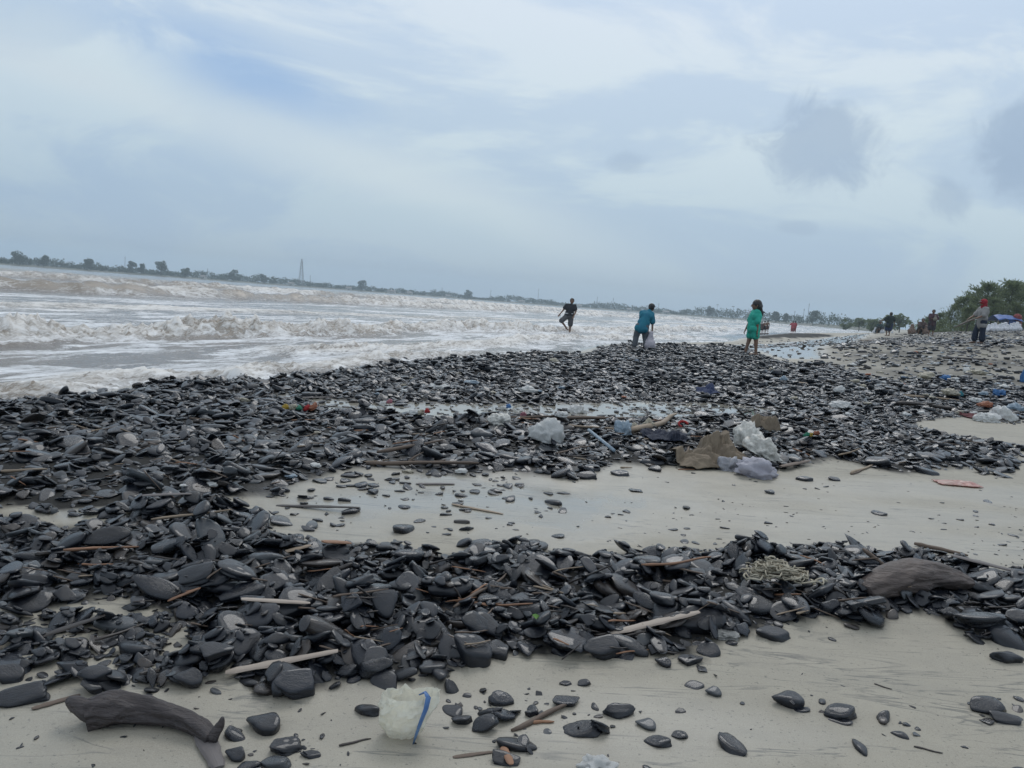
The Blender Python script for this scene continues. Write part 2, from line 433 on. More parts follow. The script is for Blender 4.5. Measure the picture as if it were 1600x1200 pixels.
c = mix_col(nt, math_n(nt, 'MULTIPLY', ramp(nt, fine, [(0.40, 0.0), (0.70, 1.0)]), 0.55), c, (0.44, 0.41, 0.33))
c = mix_col(nt, math_n(nt, 'MULTIPLY', ramp(nt, streak_n, [(0.50, 0.0), (0.78, 1.0)]), 0.30), c, (0.14, 0.143, 0.135))
c = mix_col(nt, math_n(nt, 'MULTIPLY', math_n(nt, 'MULTIPLY', lines, ramp(nt, mid, [(0.42, 0.0), (0.58, 1.0)])), 0.65), c, (0.075, 0.08, 0.08))
spk = noise_n(nt, pos, 110, 2, 0.5)
c = mix_col(nt, math_n(nt, 'MULTIPLY', ramp(nt, spk, [(0.64, 0.0), (0.72, 1.0)]), 0.55), c, (0.07, 0.07, 0.065))
wet_a = attr_n(nt, 'wet'); grit_a = attr_n(nt, 'grit')
c = mix_col(nt, math_n(nt, 'MULTIPLY', wet_a, 0.22), c, (0.16, 0.16, 0.15))
gn = noise_n(nt, pos, 60, 4, 0.7)
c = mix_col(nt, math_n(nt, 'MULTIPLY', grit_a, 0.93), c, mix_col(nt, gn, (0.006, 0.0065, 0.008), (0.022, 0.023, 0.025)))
nt.links.new(c, b.inputs['Base Color'])
rg = math_n(nt, 'SUBTRACT', 0.68, math_n(nt, 'MULTIPLY', wet_a, 0.61)); nt.links.new(math_n(nt, 'SUBTRACT', math_n(nt, 'ADD', 0.40, math_n(nt, 'MULTIPLY', wet_a, 0.60)), math_n(nt, 'MULTIPLY', grit_a, 0.34)), b.inputs['Specular IOR Level'])
rg = math_n(nt, 'ADD', rg, math_n(nt, 'MULTIPLY', math_n(nt, 'SUBTRACT', streak_n, 0.5), 0.15), clamp=True)
nt.links.new(math_n(nt, 'MAXIMUM', rg, 0.05), b.inputs['Roughness'])
dry_k = math_n(nt, 'SUBTRACT', 1.0, math_n(nt, 'MULTIPLY', wet_a, 0.92))
hgt = math_n(nt, 'ADD', math_n(nt, 'MULTIPLY', fine, 0.22), math_n(nt, 'ADD', math_n(nt, 'MULTIPLY', streak_n, 0.35), math_n(nt, 'MULTIPLY', mid, 0.9)))
hgt = math_n(nt, 'ADD', hgt, math_n(nt, 'MULTIPLY', math_n(nt, 'MULTIPLY', gn, grit_a), 2.0))
nt.links.new(bump_n(nt, math_n(nt, 'MULTIPLY', hgt, dry_k), 0.5, 0.012), b.inputs['Normal'])
tag(link('beach', sand_me, mt), kind='structure')

# ------------------------------------------------------------------ sea
X, Y, F = polar(4.2, 1480, 760, -60, 42, 560)
s_in = inland(X, Y)
# along-shore coordinate
U = X * 0.387 + Y * 0.922
v = -s_in
edge_n = 0.10 * fbm(U * 0.9, v * 0.5, oct=3, seed=5) * np.clip(Y / 8, 0.5, 3)
z = 0.012 + 0.03 * fbm(X * 0.25, Y * 0.6, oct=3, seed=11) * sstep(0.5, 4, v)
chop_k = sstep(0.3, 2.5, v)
z += chop_k * (0.035 * fbm(U * 0.8, v * 2.2, oct=4, seed=12) + 0.012 * fbm(U * 4, v * 7, oct=3, seed=13) * np.exp(-Y / 60))
z += 0.10 * sstep(12, 40, v) * fbm(U * 0.10, v * 0.35, oct=3, seed=14)
foam = np.zeros_like(z)
# streaky foam between the breakers
stq = fbm(U * 0.55 + 0.25 * fbm(U, v, oct=2, seed=3), v * 2.4, oct=5, seed=21, gain=0.6)
stq2 = fbm(U * 0.16, v * 0.9, oct=4, seed=22, gain=0.6)
near_f = sstep(-0.16, 0.24, stq + 0.12)
far_f = sstep(-0.12, 0.35, stq2 + 0.02)
foam = (0.20 + 0.50 * near_f) * (1 - 0.6 * sstep(7, 16, v)) + (0.12 + 0.5 * far_f) * sstep(5, 14, v) * 0.85
foam *= np.where(v > 60, 0.45, 1.0)
billow = (np.abs(fbm(U * 2.2, v * 2.6, oct=4, seed=31, gain=0.6)) * 1.6)
fine_b = np.abs(fbm(U * 7, v * 9, oct=4, seed=32, gain=0.7)) * 1.9
bore_tan = np.zeros_like(z)
def bore(vb, amp, front, back, wob, wfreq, seed, ylo=0.0, yhi=2000.0, gap=0.0, lump=0.35, foam_back=1.0):
    global z, foam, bore_tan
    vb_u = vb + wob * fbm(U * wfreq, U * 0 + seed * 3.3, oct=3, seed=seed)
    vb_u = vb_u + 0.25 * front * fbm(U * 2.5, v * 0.7, oct=3, seed=seed + 1)
    w = v - vb_u
    prof = np.where(w < 0, np.exp(-(w / front) ** 2), np.exp(-np.abs(w / back) ** 1.3))
    am = amp * (0.8 + 0.45 * fbm(U * wfreq * 2.1, U * 0 + 7.7, oct=3, seed=seed + 2))
    on = sstep(ylo, ylo + 2.0, Y) * (1 - sstep(yhi, yhi * 1.25 + 2, Y))
    brk = sstep(-0.25, 0.05, fbm(U * wfreq * 0.7, U * 0 + 2.2, oct=2, seed=seed + 4) + 0.4 - gap)
    z = z + on * am * prof * (1 + 0.25 * vnoise(U * 1.3, v * 0.8, seed=seed + 6))
    face = np.where(w < 0, np.exp(-(w / (front * 1.25)) ** 2), np.exp(-np.abs(w / (back * 0.45)) ** 1.5))
    z = z + on * brk * face * am * (lump * (billow - 0.35) + lump * 0.75 * (fine_b - 0.35))
    fm = on * brk * np.clip(face * 1.6, 0, 1)
    foam = np.maximum(foam, fm * (0.66 + 0.55 * (billow - 0.35)))
    bore_tan = np.maximum(bore_tan, on * np.clip(face * 1.3, 0, 1))
bore(0.45, 0.12, 0.22, 0.55, 0.20, 0.5, 51, 0, 13, lump=0.55)
bore(1.7, 0.16, 0.35, 1.0, 0.5, 0.25, 52, 11, 34, lump=0.6)
bore(5.0, 0.36, 0.34, 0.9, 0.7, 0.16, 53, 0, 70, lump=0.5)
bore(14.0, 0.10, 0.9, 2.0, 1.5, 0.08, 54, 0, 160, gap=0.4, lump=0.4)
bore(30.0, 0.58, 0.8, 2.0, 3.0, 0.035, 55, 0, 420, gap=0.1, lump=0.3)
bore(56.0, 0.72, 1.2, 3.0, 4.0, 0.022, 56, 0, 500, gap=0.22, lump=0.22)
bore(84.0, 0.5, 2.2, 4.5, 6.0, 0.015, 57, 0, 600, gap=0.25, lump=0.2)
bore(125.0, 0.45, 3.0, 10.0, 8.0, 0.012, 58, 0, 700, gap=0.5, lump=0.2)
# the swash front: thin foam sheet meeting the stones
sw = np.exp(-((v - 0.05) / 0.35) ** 2)
foam = np.maximum(foam, sw * (0.55 + 0.4 * stq))
z += 0.03 * np.exp(-((v + 0.0) / 0.3) ** 2) * (Y < 60) * billow
gz = ground_base(X, Y)
edge_v = v + edge_n
z = np.where(edge_v < 0.25, z - 0.10 * sstep(0.25, -0.25, edge_v) , z)
keep_v = edge_v > -0.35
foam = np.clip(foam, 0, 1)
keep = keep_v[F].all(1)
F2 = F[keep]
used = np.unique(F2); remap = -np.ones(len(X), int); remap[used] = np.arange(len(used))
sea_me = mesh_data('sea', np.stack([X, Y, z], -1)[used], remap[F2])
add_attr(sea_me, 'foam', foam[used]); add_attr(sea_me, 'tan', bore_tan[used])
mt, nt, b = new_mat('muddy_sea_water')
geo = nt.nodes.new('ShaderNodeNewGeometry'); pos = geo.outputs['Position']
uv_v = map_n(nt, pos, rot=(0, 0, math.radians(-67.2)), scale=(1, 1, 1))
uv_s = map_n(nt, uv_v, scale=(0.6, 2.6, 1))
fn1 = noise_n(nt, uv_s, 2.0, 6, 0.66, 0.9); fn2 = noise_n(nt, map_n(nt, uv_v, scale=(0.8, 2.0, 1)), 7, 6, 0.74, 1.2)
fa = attr_n(nt, 'foam'); ta = attr_n(nt, 'tan')
k = math_n(nt, 'ADD', fa, math_n(nt, 'MULTIPLY', math_n(nt, 'SUBTRACT', fn1, 0.5), 1.7))
k = math_n(nt, 'ADD', k, math_n(nt, 'MULTIPLY', math_n(nt, 'SUBTRACT', fn2, 0.5), 1.5))
fm = ramp(nt, k, [(0.38, 0.0), (0.57, 0.45), (0.84, 1.0)])
foam_c = mix_col(nt, math_n(nt, 'MULTIPLY', ta, ramp(nt, fn2, [(0.35, 1.0), (0.65, 0.35)])), (0.80, 0.81, 0.82), (0.70, 0.655, 0.59))
wat_c = mix_col(nt, ta, (0.185, 0.170, 0.155), (0.25, 0.21, 0.165))
nt.links.new(mix_col(nt, fm, wat_c, foam_c), b.inputs['Base Color'])
nt.links.new(math_n(nt, 'ADD', math_n(nt, 'MULTIPLY', fm, 0.5), 0.14), b.inputs['Roughness'])
b.inputs['IOR'].default_value = 1.33
hh = math_n(nt, 'ADD', math_n(nt, 'MULTIPLY', fn1, 0.6), math_n(nt, 'MULTIPLY', fn2, 0.5))
hh = math_n(nt, 'ADD', hh, math_n(nt, 'MULTIPLY', fm, 0.35))
nt.links.new(bump_n(nt, hh, 0.55, 0.06), b.inputs['Normal'])
sea = tag(link('sea', sea_me, mt), kind='structure')
SEA = (X[used], Y[used], z[used], bore_tan[used], foam[used])

# ------------------------------------------------------------------ far shore of the bay
FAR = [(-420, 800), (-150, 830), (0, 850), (250, 930), (470, 1080), (640, 1200), (800, 1280), (1000, 1150), (1150, 930), (1250, 720), (1310, 560), (1352, 440), (1385, 340)]
def far_pt(px, dist, z=0.0):
    d = pix_dir(px, 472 + (px - 800) * 0.0755); h = math.hypot(d.x, d.y)
    return Vector((d.x / h * dist, d.y / h * dist, z))
fp = []; 
for (a, da), (b2, db) in zip(FAR[:-1], FAR[1:]):
    for t in np.linspace(0, 1, 12, endpoint=False): fp.append((a + (b2 - a) * t, da + (db - da) * t))
fp.append(FAR[-1])
vs_, fs_ = [], []
for i, (px, dd) in enumerate(fp):
    for j, (k, zz_) in enumerate(((0.985, -0.6), (1.0, 0.5), (1.015, 1.2), (1.06, 2.0), (1.13, 2.4))):
        p = far_pt(px, dd * k, zz_ + 0.3 * random.random()); vs_.append(p)
    if i:
        for j in range(4): a = (i - 1) * 5 + j; fs_.append((a, a + 5, a + 6, a + 1))
sand_far = simple_mat('far_sand', (0.22, 0.21, 0.18), (0.12, 0.13, 0.09), 0.8, 0.05)
tag(link('far_shore', mesh_data('far_shore', vs_, fs_), sand_far), kind='structure')

# ------------------------------------------------------------------ haze
hz = MB().box((0, 0, 0), (3800, 3800, 52.0))
hz_me = hz.mesh('haze', False)
mt = bpy.data.materials.new('haze_air'); mt.use_nodes = True; nt = mt.node_tree; nt.nodes.clear()
o_ = nt.nodes.new('ShaderNodeOutputMaterial'); pv = nt.nodes.new('ShaderNodeVolumePrincipled')
pv.inputs['Color'].default_value = (0.78, 0.92, 1.0, 1); pv.inputs['Density'].default_value = 0.0005; pv.inputs['Anisotropy'].default_value = 0.15
nt.links.new(pv.outputs[0], o_.inputs['Volume'])
haze = link('haze', hz_me, mt, loc=(0, 0, 52.0 / 2 - 3.2)); tag(haze, kind='stuff', label='thin pale sea haze over the whole bay', cat='haze')
# ------------------------------------------------------------------ slate stones
def stone_mesh(name, seed, p=9.0, nside=7, sub=3, layers=0.0, lump=0.05, cap=0.55):
    rng = np.random.default_rng(seed)
    bm = bmesh.new(); bmesh.ops.create_icosphere(bm, subdivisions=sub, radius=1.0)
    D = np.array([v.co[:] for v in bm.verts]); D /= np.linalg.norm(D, axis=1)[:, None]
    planes = []
    for i in range(nside):
        a = 2 * math.pi * (i + rng.uniform(-0.35, 0.35)) / nside
        t = rng.uniform(-0.35, 0.35)
        planes.append((np.array([math.cos(a), math.sin(a), t]), rng.uniform(0.72, 1.05)))
    for sg in (1, -1):
        for _ in range(3):
            planes.append((np.array([rng.normal(0, 0.28), rng.normal(0, 0.28), sg]), rng.uniform(cap, 0.95)))
    S = np.zeros(len(D))
    for n_, d in planes:
        n_ = n_ / np.linalg.norm(n_)
        S += np.maximum(0, D @ n_ / d) ** p
    r = S ** (-1.0 / p)
    V = D * r[:, None]
    nz = fbm(V[:, 0] * 1.3 + seed, V[:, 1] * 1.3, V[:, 2] * 1.6, oct=3, seed=seed)
    V *= (1 + lump * 1.6 * nz)[:, None]
    if layers:
        ly = vnoise(V[:, 0] * 1.2, V[:, 1] * 1.2, V[:, 2] * 7.0 + seed, seed=seed)
        q = np.hypot(V[:, 0], V[:, 1])
        V[:, :2] *= (1 + layers * ly * sstep(0.4, 0.9, q))[:, None]
    V /= np.abs(V).max(0)
    for v_, c_ in zip(bm.verts, V): v_.co = c_
    me = bpy.data.meshes.new(name); bm.to_mesh(me); bm.free()
    me.polygons.foreach_set('use_smooth', np.ones(len(me.polygons), bool))
    return me
def slate_mat(name, dark, light, brown=0.07, rough=0.25):
    mt, nt, b = new_mat(name)
    oi = nt.nodes.new('ShaderNodeObjectInfo'); rnd = oi.outputs['Random']
    r2 = math_n(nt, 'FRACT', math_n(nt, 'MULTIPLY', rnd, 37.3)); r3 = math_n(nt, 'FRACT', math_n(nt, 'MULTIPLY', rnd, 11.7))
    t = nt.nodes.new('ShaderNodeTexCoord'); ob = t.outputs['Object']
    n1 = noise_n(nt, map_n(nt, ob, scale=(1, 1, 3.0)), 2.6, 5, 0.65)
    c = mix_col(nt, ramp(nt, rnd, [(0.0, 0.0), (0.75, 0.45), (1.0, 1.0)]), dark, light)
    c = mix_col(nt, math_n(nt, 'GREATER_THAN', r2, 1 - brown), c, (0.040, 0.032, 0.027))
    c = mix_col(nt, math_n(nt, 'LESS_THAN', r2, 0.06), c, (0.050, 0.055, 0.060))
    c = mix_col(nt, math_n(nt, 'MULTIPLY', ramp(nt, n1, [(0.48, 0.0), (0.72, 1.0)]), 0.55), c, tuple(x * 1.6 for x in light))
    nt.links.new(c, b.inputs['Base Color'])
    r_ = math_n(nt, 'ADD', rough - 0.14, math_n(nt, 'MULTIPLY', n1, 0.22))
    r_ = math_n(nt, 'ADD', r_, math_n(nt, 'MULTIPLY', r3, 0.20))
    nt.links.new(math_n(nt, 'MAXIMUM', r_, 0.08), b.inputs['Roughness']); b.inputs['Specular IOR Level'].default_value = 0.34
    b.inputs['Coat Weight'].default_value = 0.42; b.inputs['Coat Roughness'].default_value = 0.07; b.inputs['Coat IOR'].default_value = 1.45
    n2 = noise_n(nt, map_n(nt, ob, scale=(1, 1, 5.0)), 5.0, 5, 0.7)
    nt.links.new(bump_n(nt, n2, 0.28, 0.05), b.inputs['Normal'])
    return mt
SLATE = slate_mat('wet_dark_slate', (0.0025, 0.0034, 0.006), (0.009, 0.0122, 0.0195))
VAR = []
for i in range(27):
    kind = i % 3
    if kind == 0: me = stone_mesh('slate_stone', 100 + i, p=6, nside=6 + i % 3, lump=0.05, cap=0.6)           # rounded
    elif kind == 1: me = stone_mesh('slate_stone', 100 + i, p=26, nside=3 + i % 4, lump=0.05, layers=0.05)     # angular slab
    else: me = stone_mesh('slate_stone', 100 + i, p=11, nside=5 + i % 3, lump=0.09, layers=0.03)
    me.materials.append(SLATE); VAR.append(me)
lib = bpy.data.collections.new('stone_shapes')
for i, me in enumerate(VAR):
    lib.objects.link(bpy.data.objects.new('shape_%02d' % i, me))

class Heap:
    """A height grid the stones are dropped on."""
    def __init__(s, x0, x1, y0, y1, res):
        s.x0, s.y0, s.res = x0, y0, res
        s.nx = int((x1 - x0) / res) + 1; s.ny = int((y1 - y0) / res) + 1
        gx, gy = np.meshgrid(x0 + np.arange(s.nx) * res, y0 + np.arange(s.ny) * res, indexing='ij')
        s.g = ground_z(gx.ravel(), gy.ravel()).reshape(s.nx, s.ny); s.h = s.g.copy()
    def at(s, X, Y):
        i = np.clip(np.round((np.asarray(X) - s.x0) / s.res).astype(int), 0, s.nx - 1)
        j = np.clip(np.round((np.asarray(Y) - s.y0) / s.res).astype(int), 0, s.ny - 1)
        return s.h[i, j]
    def inside(s, x, y): return s.x0 < x < s.x0 + s.nx * s.res and s.y0 < y < s.y0 + s.ny * s.res
    def drop(s, x, y, a, b, c, yaw, jit, sink=0.25, max_tilt=0.6, commit=True):
        rad = max(a, b); k = int(math.ceil(rad / s.res)) + 1
        i0 = int(round((x - s.x0) / s.res)); j0 = int(round((y - s.y0) / s.res))
        ia, ib, ja, jb = max(0, i0 - k), min(s.nx, i0 + k + 1), max(0, j0 - k), min(s.ny, j0 + k + 1)
        if ib - ia < 2 or jb - ja < 2: return None
        dx = (np.arange(ia, ib) * s.res + s.x0 - x)[:, None]; dy = (np.arange(ja, jb) * s.res + s.y0 - y)[None, :]
        cy, sy = math.cos(yaw), math.sin(yaw)
        lx = (dx * cy + dy * sy) / a; ly = (-dx * sy + dy * cy) / b
        q = lx * lx + ly * ly; mk = q < 0.8
        hh = s.h[ia:ib, ja:jb]
        if mk.sum() < 3:
            z0 = hh[hh.shape[0] // 2, hh.shape[1] // 2]; gx = gy = 0.0
        else:
            hv = hh[mk]; dxx = np.broadcast_to(dx, hh.shape)[mk]; dyy = np.broadcast_to(dy, hh.shape)[mk]
            hm = hv.mean(); sxx = (dxx * dxx).sum() + 1e-9; syy = (dyy * dyy).sum() + 1e-9
            gx = ((hv - hm) * dxx).sum() / sxx; gy = ((hv - hm) * dyy).sum() / syy
            z0 = hm + 0.30 * (np.max(hv - gx * dxx - gy * dyy) - hm)
        gx = max(-max_tilt, min(max_tilt, gx * 0.9 + jit[0])); gy = max(-max_tilt, min(max_tilt, gy * 0.9 + jit[1]))
        zc_ = z0 + c * (1 - 2 * sink)
        if commit:
            top = zc_ + gx * dx + gy * dy + c * np.sqrt(np.clip(1 - q, 0, 1)) * 0.9
            s.h[ia:ib, ja:jb] = np.where(q < 1, np.maximum(hh, top), hh)
        nrm = Vector((-gx, -gy, 1)).normalized()
        return zc_, nrm
def stone_rot(nrm, yaw):
    xa = Vector((math.cos(yaw), math.sin(yaw), 0)); xa = (xa - nrm * xa.dot(nrm)).normalized(); ya = nrm.cross(xa)
    return Matrix((xa, ya, nrm)).transposed().to_euler()
HN = Heap(-9, 9.5, 1.0, 11.5, 0.0135)
HF = Heap(-6, 58, 11.3, 92, 0.10)
def heap_h(X, Y):
    X = np.asarray(X, float); Y = np.asarray(Y, float)
    hn = HN.at(X, Y); hf = HF.at(X, Y)
    inn = (Y < 11.4) & (Y > 1.0) & (X > -9) & (X < 9.5); inf = (Y >= 11.4) & (Y < 92) & (X > -6) & (X < 58)
    base = ground_base(X, Y)
    return np.where(inn, hn, np.where(inf, hf, base))
def at(px, py): return pix_ground(px, py, heap_h)
def to_pix(p):
    d = Vector(p) - Vector((0, 0, EYE)); w = d.dot(fwd)
    return 800 + F_PX * d.dot(right) / w, 600 - F_PX * d.dot(up) / w, w

recs = []     # (x,y,z,euler,a,b,c,variant,zone)
def scatter(H, n, region, amed, asig, amin, amax, zone, flat=(0.13, 0.34), dens=None, ylo=0, yhi=100, jitter=0.23, elong=(0.42, 0.88), sink=0.36):
    lo = region.min(0); hi = region.max(0)
    lo = np.maximum(lo, (H.x0 + 0.2, max(ylo, H.y0 + 0.1))); hi = np.minimum(hi, (H.x0 + H.nx * H.res - 0.2, min(yhi, H.y0 + H.ny * H.res - 0.1)))
    got = 0; tries = 0
    while got < n and tries < 30:
        tries += 1
        m_ = int((n - got) * 1.6) + 50
        X = RNG.uniform(lo[0], hi[0], m_); Y = RNG.uniform(lo[1], hi[1], m_)
        # keep to what the camera sees, with a margin
        vis = np.abs(X) < (Y * 0.74 + 0.9)
        X, Y = X[vis], Y[vis]
        q = soft_in(X, Y, region, amp=0.14, n=6, spread=0.05)
        if dens is not None: q = q * dens(X, Y)
        q *= (inland(X, Y) > -0.22)
        ok = RNG.random(len(X)) < q
        X, Y = X[ok][: n - got], Y[ok][: n - got]
        A = np.clip(amed * np.exp(RNG.normal(0, asig, len(X))), amin, amax)
        B = A * RNG.uniform(*elong, len(X)); C = np.minimum(A * RNG.uniform(*flat, len(X)), B * 0.8)
        for x, y, a, b, c in zip(X, Y, A, B, C):
            yaw = RNG.uniform(0, 6.283); st = RNG.random() < 0.06
            jit = RNG.normal(0, jitter * (2.2 if st else 1.0), 2)
            r = H.drop(x, y, a, b, c, yaw, jit, sink, 1.2 if st else 0.6)
            if r is None: continue
            recs.append((x, y, r[0], stone_rot(r[1], yaw), a, b, c, int(RNG.integers(0, 27)), zone)); got += 1
no_ch = lambda X, Y: (1 - soft_in(X, Y, POLY_CH, amp=0.05, n=6, spread=0.03)) * (1 - 0.93 * soft_in(X, Y, POLY_PUD, amp=0.06, n=6, spread=0.04))
far_den = lambda X, Y: no_ch(X, Y) * (1 - 0.55 * sstep(9, 15, X - 0.15 * Y))
ALLV = np.array([(-9, 1.0), (9.5, 1.0), (9.5, 11.5), (-9, 11.5)])
# foreground bank
scatter(HN, 3000, POLY_A, 0.017, 0.40, 0.008, 0.035, 'A')
scatter(HN, 1500, POLY_A, 0.034, 0.45, 0.016, 0.085, 'A')
scatter(HN, 1100, POLY_A, 0.016, 0.42, 0.007, 0.035, 'A')
scatter(HN, 850, POLY_A, 0.035, 0.45, 0.018, 0.095, 'A', jitter=0.28)
scatter(HN, 250, POLY_A, 0.013, 0.40, 0.007, 0.03, 'A')
scatter(HN, 110, POLY_A2, 0.036, 0.40, 0.015, 0.08, 'A2')
scatter(HN, 260, POLY_A2, 0.014, 0.4, 0.006, 0.03, 'A2')
# middle bank
scatter(HN, 13000, POLY_B, 0.024, 0.40, 0.010, 0.055, 'B', dens=no_ch)
scatter(HN, 8200, POLY_B, 0.043, 0.42, 0.02, 0.10, 'B', dens=no_ch)
scatter(HN, 2500, POLY_B, 0.022, 0.40, 0.010, 0.05, 'B', dens=no_ch)
# far field
scatter(HF, 15500, POLY_B, 0.050, 0.36, 0.025, 0.12, 'C', dens=far_den, flat=(0.28, 0.55), jitter=0.12)
scatter(HF, 2300, POLY_D, 0.065, 0.36, 0.03, 0.15, 'D', flat=(0.28, 0.5), jitter=0.12)
POLY_U = gpoly([(1385,526),(1440,519),(1500,516),(1640,514),(1640,542),(1480,536),(1400,530)])
scatter(HF, 1300, POLY_U, 0.08, 0.4, 0.04, 0.22, 'D', flat=(0.2, 0.5))
# lone stones on the open sand
open_d = lambda X, Y: (1 - soft_in(X, Y, POLY_A, n=4)) * (1 - soft_in(X, Y, POLY_B, n=4)) * np.clip(0.25 + 1.2 * fbm(X * 1.1, Y * 1.6, oct=2, seed=91), 0.03, 1)
scatter(HN, 330, ALLV, 0.016, 0.55, 0.005, 0.05, 'S', dens=open_d, ylo=1.5, yhi=7.5, jitter=0.1, sink=0.45)
scatter(HN, 105, POLY_WET, 0.030, 0.45, 0.010, 0.07, 'S', dens=lambda X, Y: np.clip(1.1 - (X + 0.9) * 0.7, 0.08, 1), jitter=0.1)
for cl_ in ([(690,1085),(900,1080),(960,1150),(880,1190),(700,1180)],[(1290,1105),(1400,1105),(1400,1130),(1290,1130)],[(1510,1090),(1640,1090),(1640,1130),(1530,1130)],[(330,1150),(520,1150),(520,1215),(330,1215)],[(120,1040),(260,1040),(260,1080),(120,1085)]):
    cp = gpoly(cl_); ar = np.ptp(cp[:, 0]) * np.ptp(cp[:, 1]); scatter(HN, int(ar * 85), cp, 0.028, 0.40, 0.012, 0.055, 'S', jitter=0.25, sink=0.40); scatter(HN, int(ar * 220), cp, 0.010, 0.35, 0.005, 0.02, 'S', sink=0.42)
scatter(HN, 160, POLY_PUD, 0.03, 0.4, 0.012, 0.06, 'S', jitter=0.1)
SWV = np.vstack([POLY_SW])
scatter(HF, 420, SWV, 0.06, 0.4, 0.02, 0.12, 'W')
scatter(HN, 500, POLY_CH, 0.03, 0.45, 0.012, 0.08, 'S', jitter=0.1)
scatter(HF, 350, np.array([(2, 11.5), (24, 11.5), (24, 45), (2, 45)]), 0.07, 0.4, 0.03, 0.16, 'W', dens=lambda X, Y: (inland(X, Y) > 1) * 1.0)
NRAND = len(recs)

# hand-placed stones one can pick out in the photograph: x px, y px (centre), width px, thickness ratio, kind, seed, label
HERO = [
 (740,1012,88,.62,0,'big rounded dark stone at the lower edge of the foreground bank, above the clear bag'),
 (584,1042,66,.60,1,'upright five-sided slate block beside the pale split plank end'),
 (541,1050,40,.62,0,'rounded block wedged against the five-sided slate block'),
 (458,1068,80,.55,1,'hollowed dark slab just below the pale split plank'),
 (112,1030,64,.50,0,'smooth purplish oval stone, largest of the cluster above the log'),
 (62,1020,40,.55,0,'smooth grey stone standing behind the purplish oval stone'),
 (146,1050,60,.55,0,'leaning oval stone in front of the purplish oval stone'),
 (176,1062,50,.34,0,'flat oval stone with a groove across its face, in the cluster above the log'),
 (142,1070,42,.5,2,'small dark lump at the foot of the leaning oval stone'),
 (298,1056,68,.55,0,'oval stone with faint cracks on the sand at the left end of the bank'),
 (334,1022,64,.55,1,'blocky slate with a small pebble on its face, above the cracked oval stone'),
 (26,1088,100,.42,1,'long wet black slab cut by the left edge of the picture'),
 (12,1058,60,.4,0,'dark flat stone at the picture edge above the long black slab'),
 (416,1130,88,.55,0,'heavy black lens-shaped stone on sand to the right of the log'),
 (573,1107,52,.60,0,'glossy black oblong pebble touching the clear plastic bag'),
 (756,1134,54,.55,0,'smooth rounded grey stone in the scatter right of the clear bag'),
 (722,1122,42,.75,2,'jagged upright stone left of the smooth rounded grey stone'),
 (784,1092,52,.65,2,'two-humped dark stone behind the smooth rounded grey stone'),
 (830,1112,28,.95,1,'small pointed dark stone standing on end beside the leaning stick'),
 (884,1094,56,.5,2,'dark flat stone crossed by the top of the leaning stick'),
 (966,1107,68,.62,3,'rough coal-like boulder standing alone on sand right of the leaning stick'),
 (1014,1132,50,.45,0,'shiny curved stone just right of the coal-like boulder'),
 (1028,1158,52,.40,0,'thick oblong pebble lying below the shiny curved stone'),
 (1062,1148,32,.5,0,'small rounded stone leaning on the thick oblong pebble'),
 (938,1140,42,.55,2,'split dark stone with stacked layers below the coal-like boulder'),
 (1238,1092,74,.62,0,'heart-shaped grey stone, biggest on the lower sand right of centre'),
 (1314,1112,62,.55,0,'domed grey stone beside the heart-shaped stone'),
 (1544,1100,72,.50,0,'pale-topped flat stone at the lower edge of sand by the picture edge'),
 (1574,1122,52,.45,1,'black oblong stone lying in front of the pale-topped flat stone'),
 (1118,1080,38,.65,0,'small square grey stone alone on the sand below the bank'),
 (1086,1071,38,.28,0,'thin black pebble touching the small square grey stone'),
 (912,1066,28,.6,0,'small rounded stone on sand, right one of a pair below the bank'),
 (884,1067,26,.4,0,'thin small stone, other one of the pair below the bank'),
 (370,1178,54,.62,0,'block-shaped black stone beside the grey board at the bottom edge'),
 (446,1164,66,.45,2,'broad dark stone behind two others at the bottom edge'),
 (428,1190,60,.55,0,'smooth blue-grey stone cut by the bottom edge of the picture'),
 (486,1178,42,.42,0,'oval stone leaning right at the bottom edge cluster'),
 (1040,1034,40,.62,0,'rounded triangular stone on sand under the bank, touching a wedge-shaped one'),
 (1079,1030,52,.55,1,'wedge-shaped slate next to the rounded triangular stone'),
 (940,1014,74,.55,1,'large overhanging slate at the lower edge of the bank under the carved driftwood'),
 (1210,988,76,.45,0,'broad flat-topped grey stone at the lower edge of the bank'),
 (1576,1024,62,.62,3,'rough ridged black rock on sand by the picture edge'),
 (1538,968,96,.50,3,'big layered slate boulder below the brown slab'),
 (1594,966,60,.8,0,'rounded black boulder cut by the picture edge beside the layered boulder'),
 (790,1186,54,.5,1,'dark stone with a wooden splinter on it at the bottom edge'),
 (1296,950,40,.9,1,'tall upright slate standing on end left of the brown slab'),
 (1338,948,38,.7,1,'five-sided flat slate facing the viewer beside the tall upright slate'),
 (1372,720,52,.62,0,'big glossy black rock at the tip of the middle bank'),
 (1450,735,52,.45,0,'glossy oblong rock on sand beside the pinkish bag'),
 (1205,768,24,.6,0,'small oval pebble alone on bare sand below the lavender sack'),
 (1258,747,32,.5,0,'smooth oval stone on sand just right of the lavender sack'),
 (1304,748,24,.5,1,'small block on sand between smooth oval stone and glossy black rock'),
 (970,738,38,.5,0,'oval stone standing apart on sand at the foot of the rubbish heap'),
 (1026,731,32,.5,0,'rounded stone on sand nearest to the tan cloth'),
 (876,742,40,.5,0,'pale-topped oval stone at the sand edge of the rubbish heap'),
 (916,743,40,.5,1,'flat-topped block beside the pale-topped oval stone'),
 (305,898,68,.5,1,'long layered slate in the left half of the foreground bank'),
 (368,885,85,.4,2,'broad pale-blue slab high on the left of the foreground bank'),
 (560,905,60,.45,0,'smooth sloping slate near the middle of the foreground bank'),
 (725,848,34,.7,0,'round disc-shaped slate tilted up at the back of the foreground bank'),
]
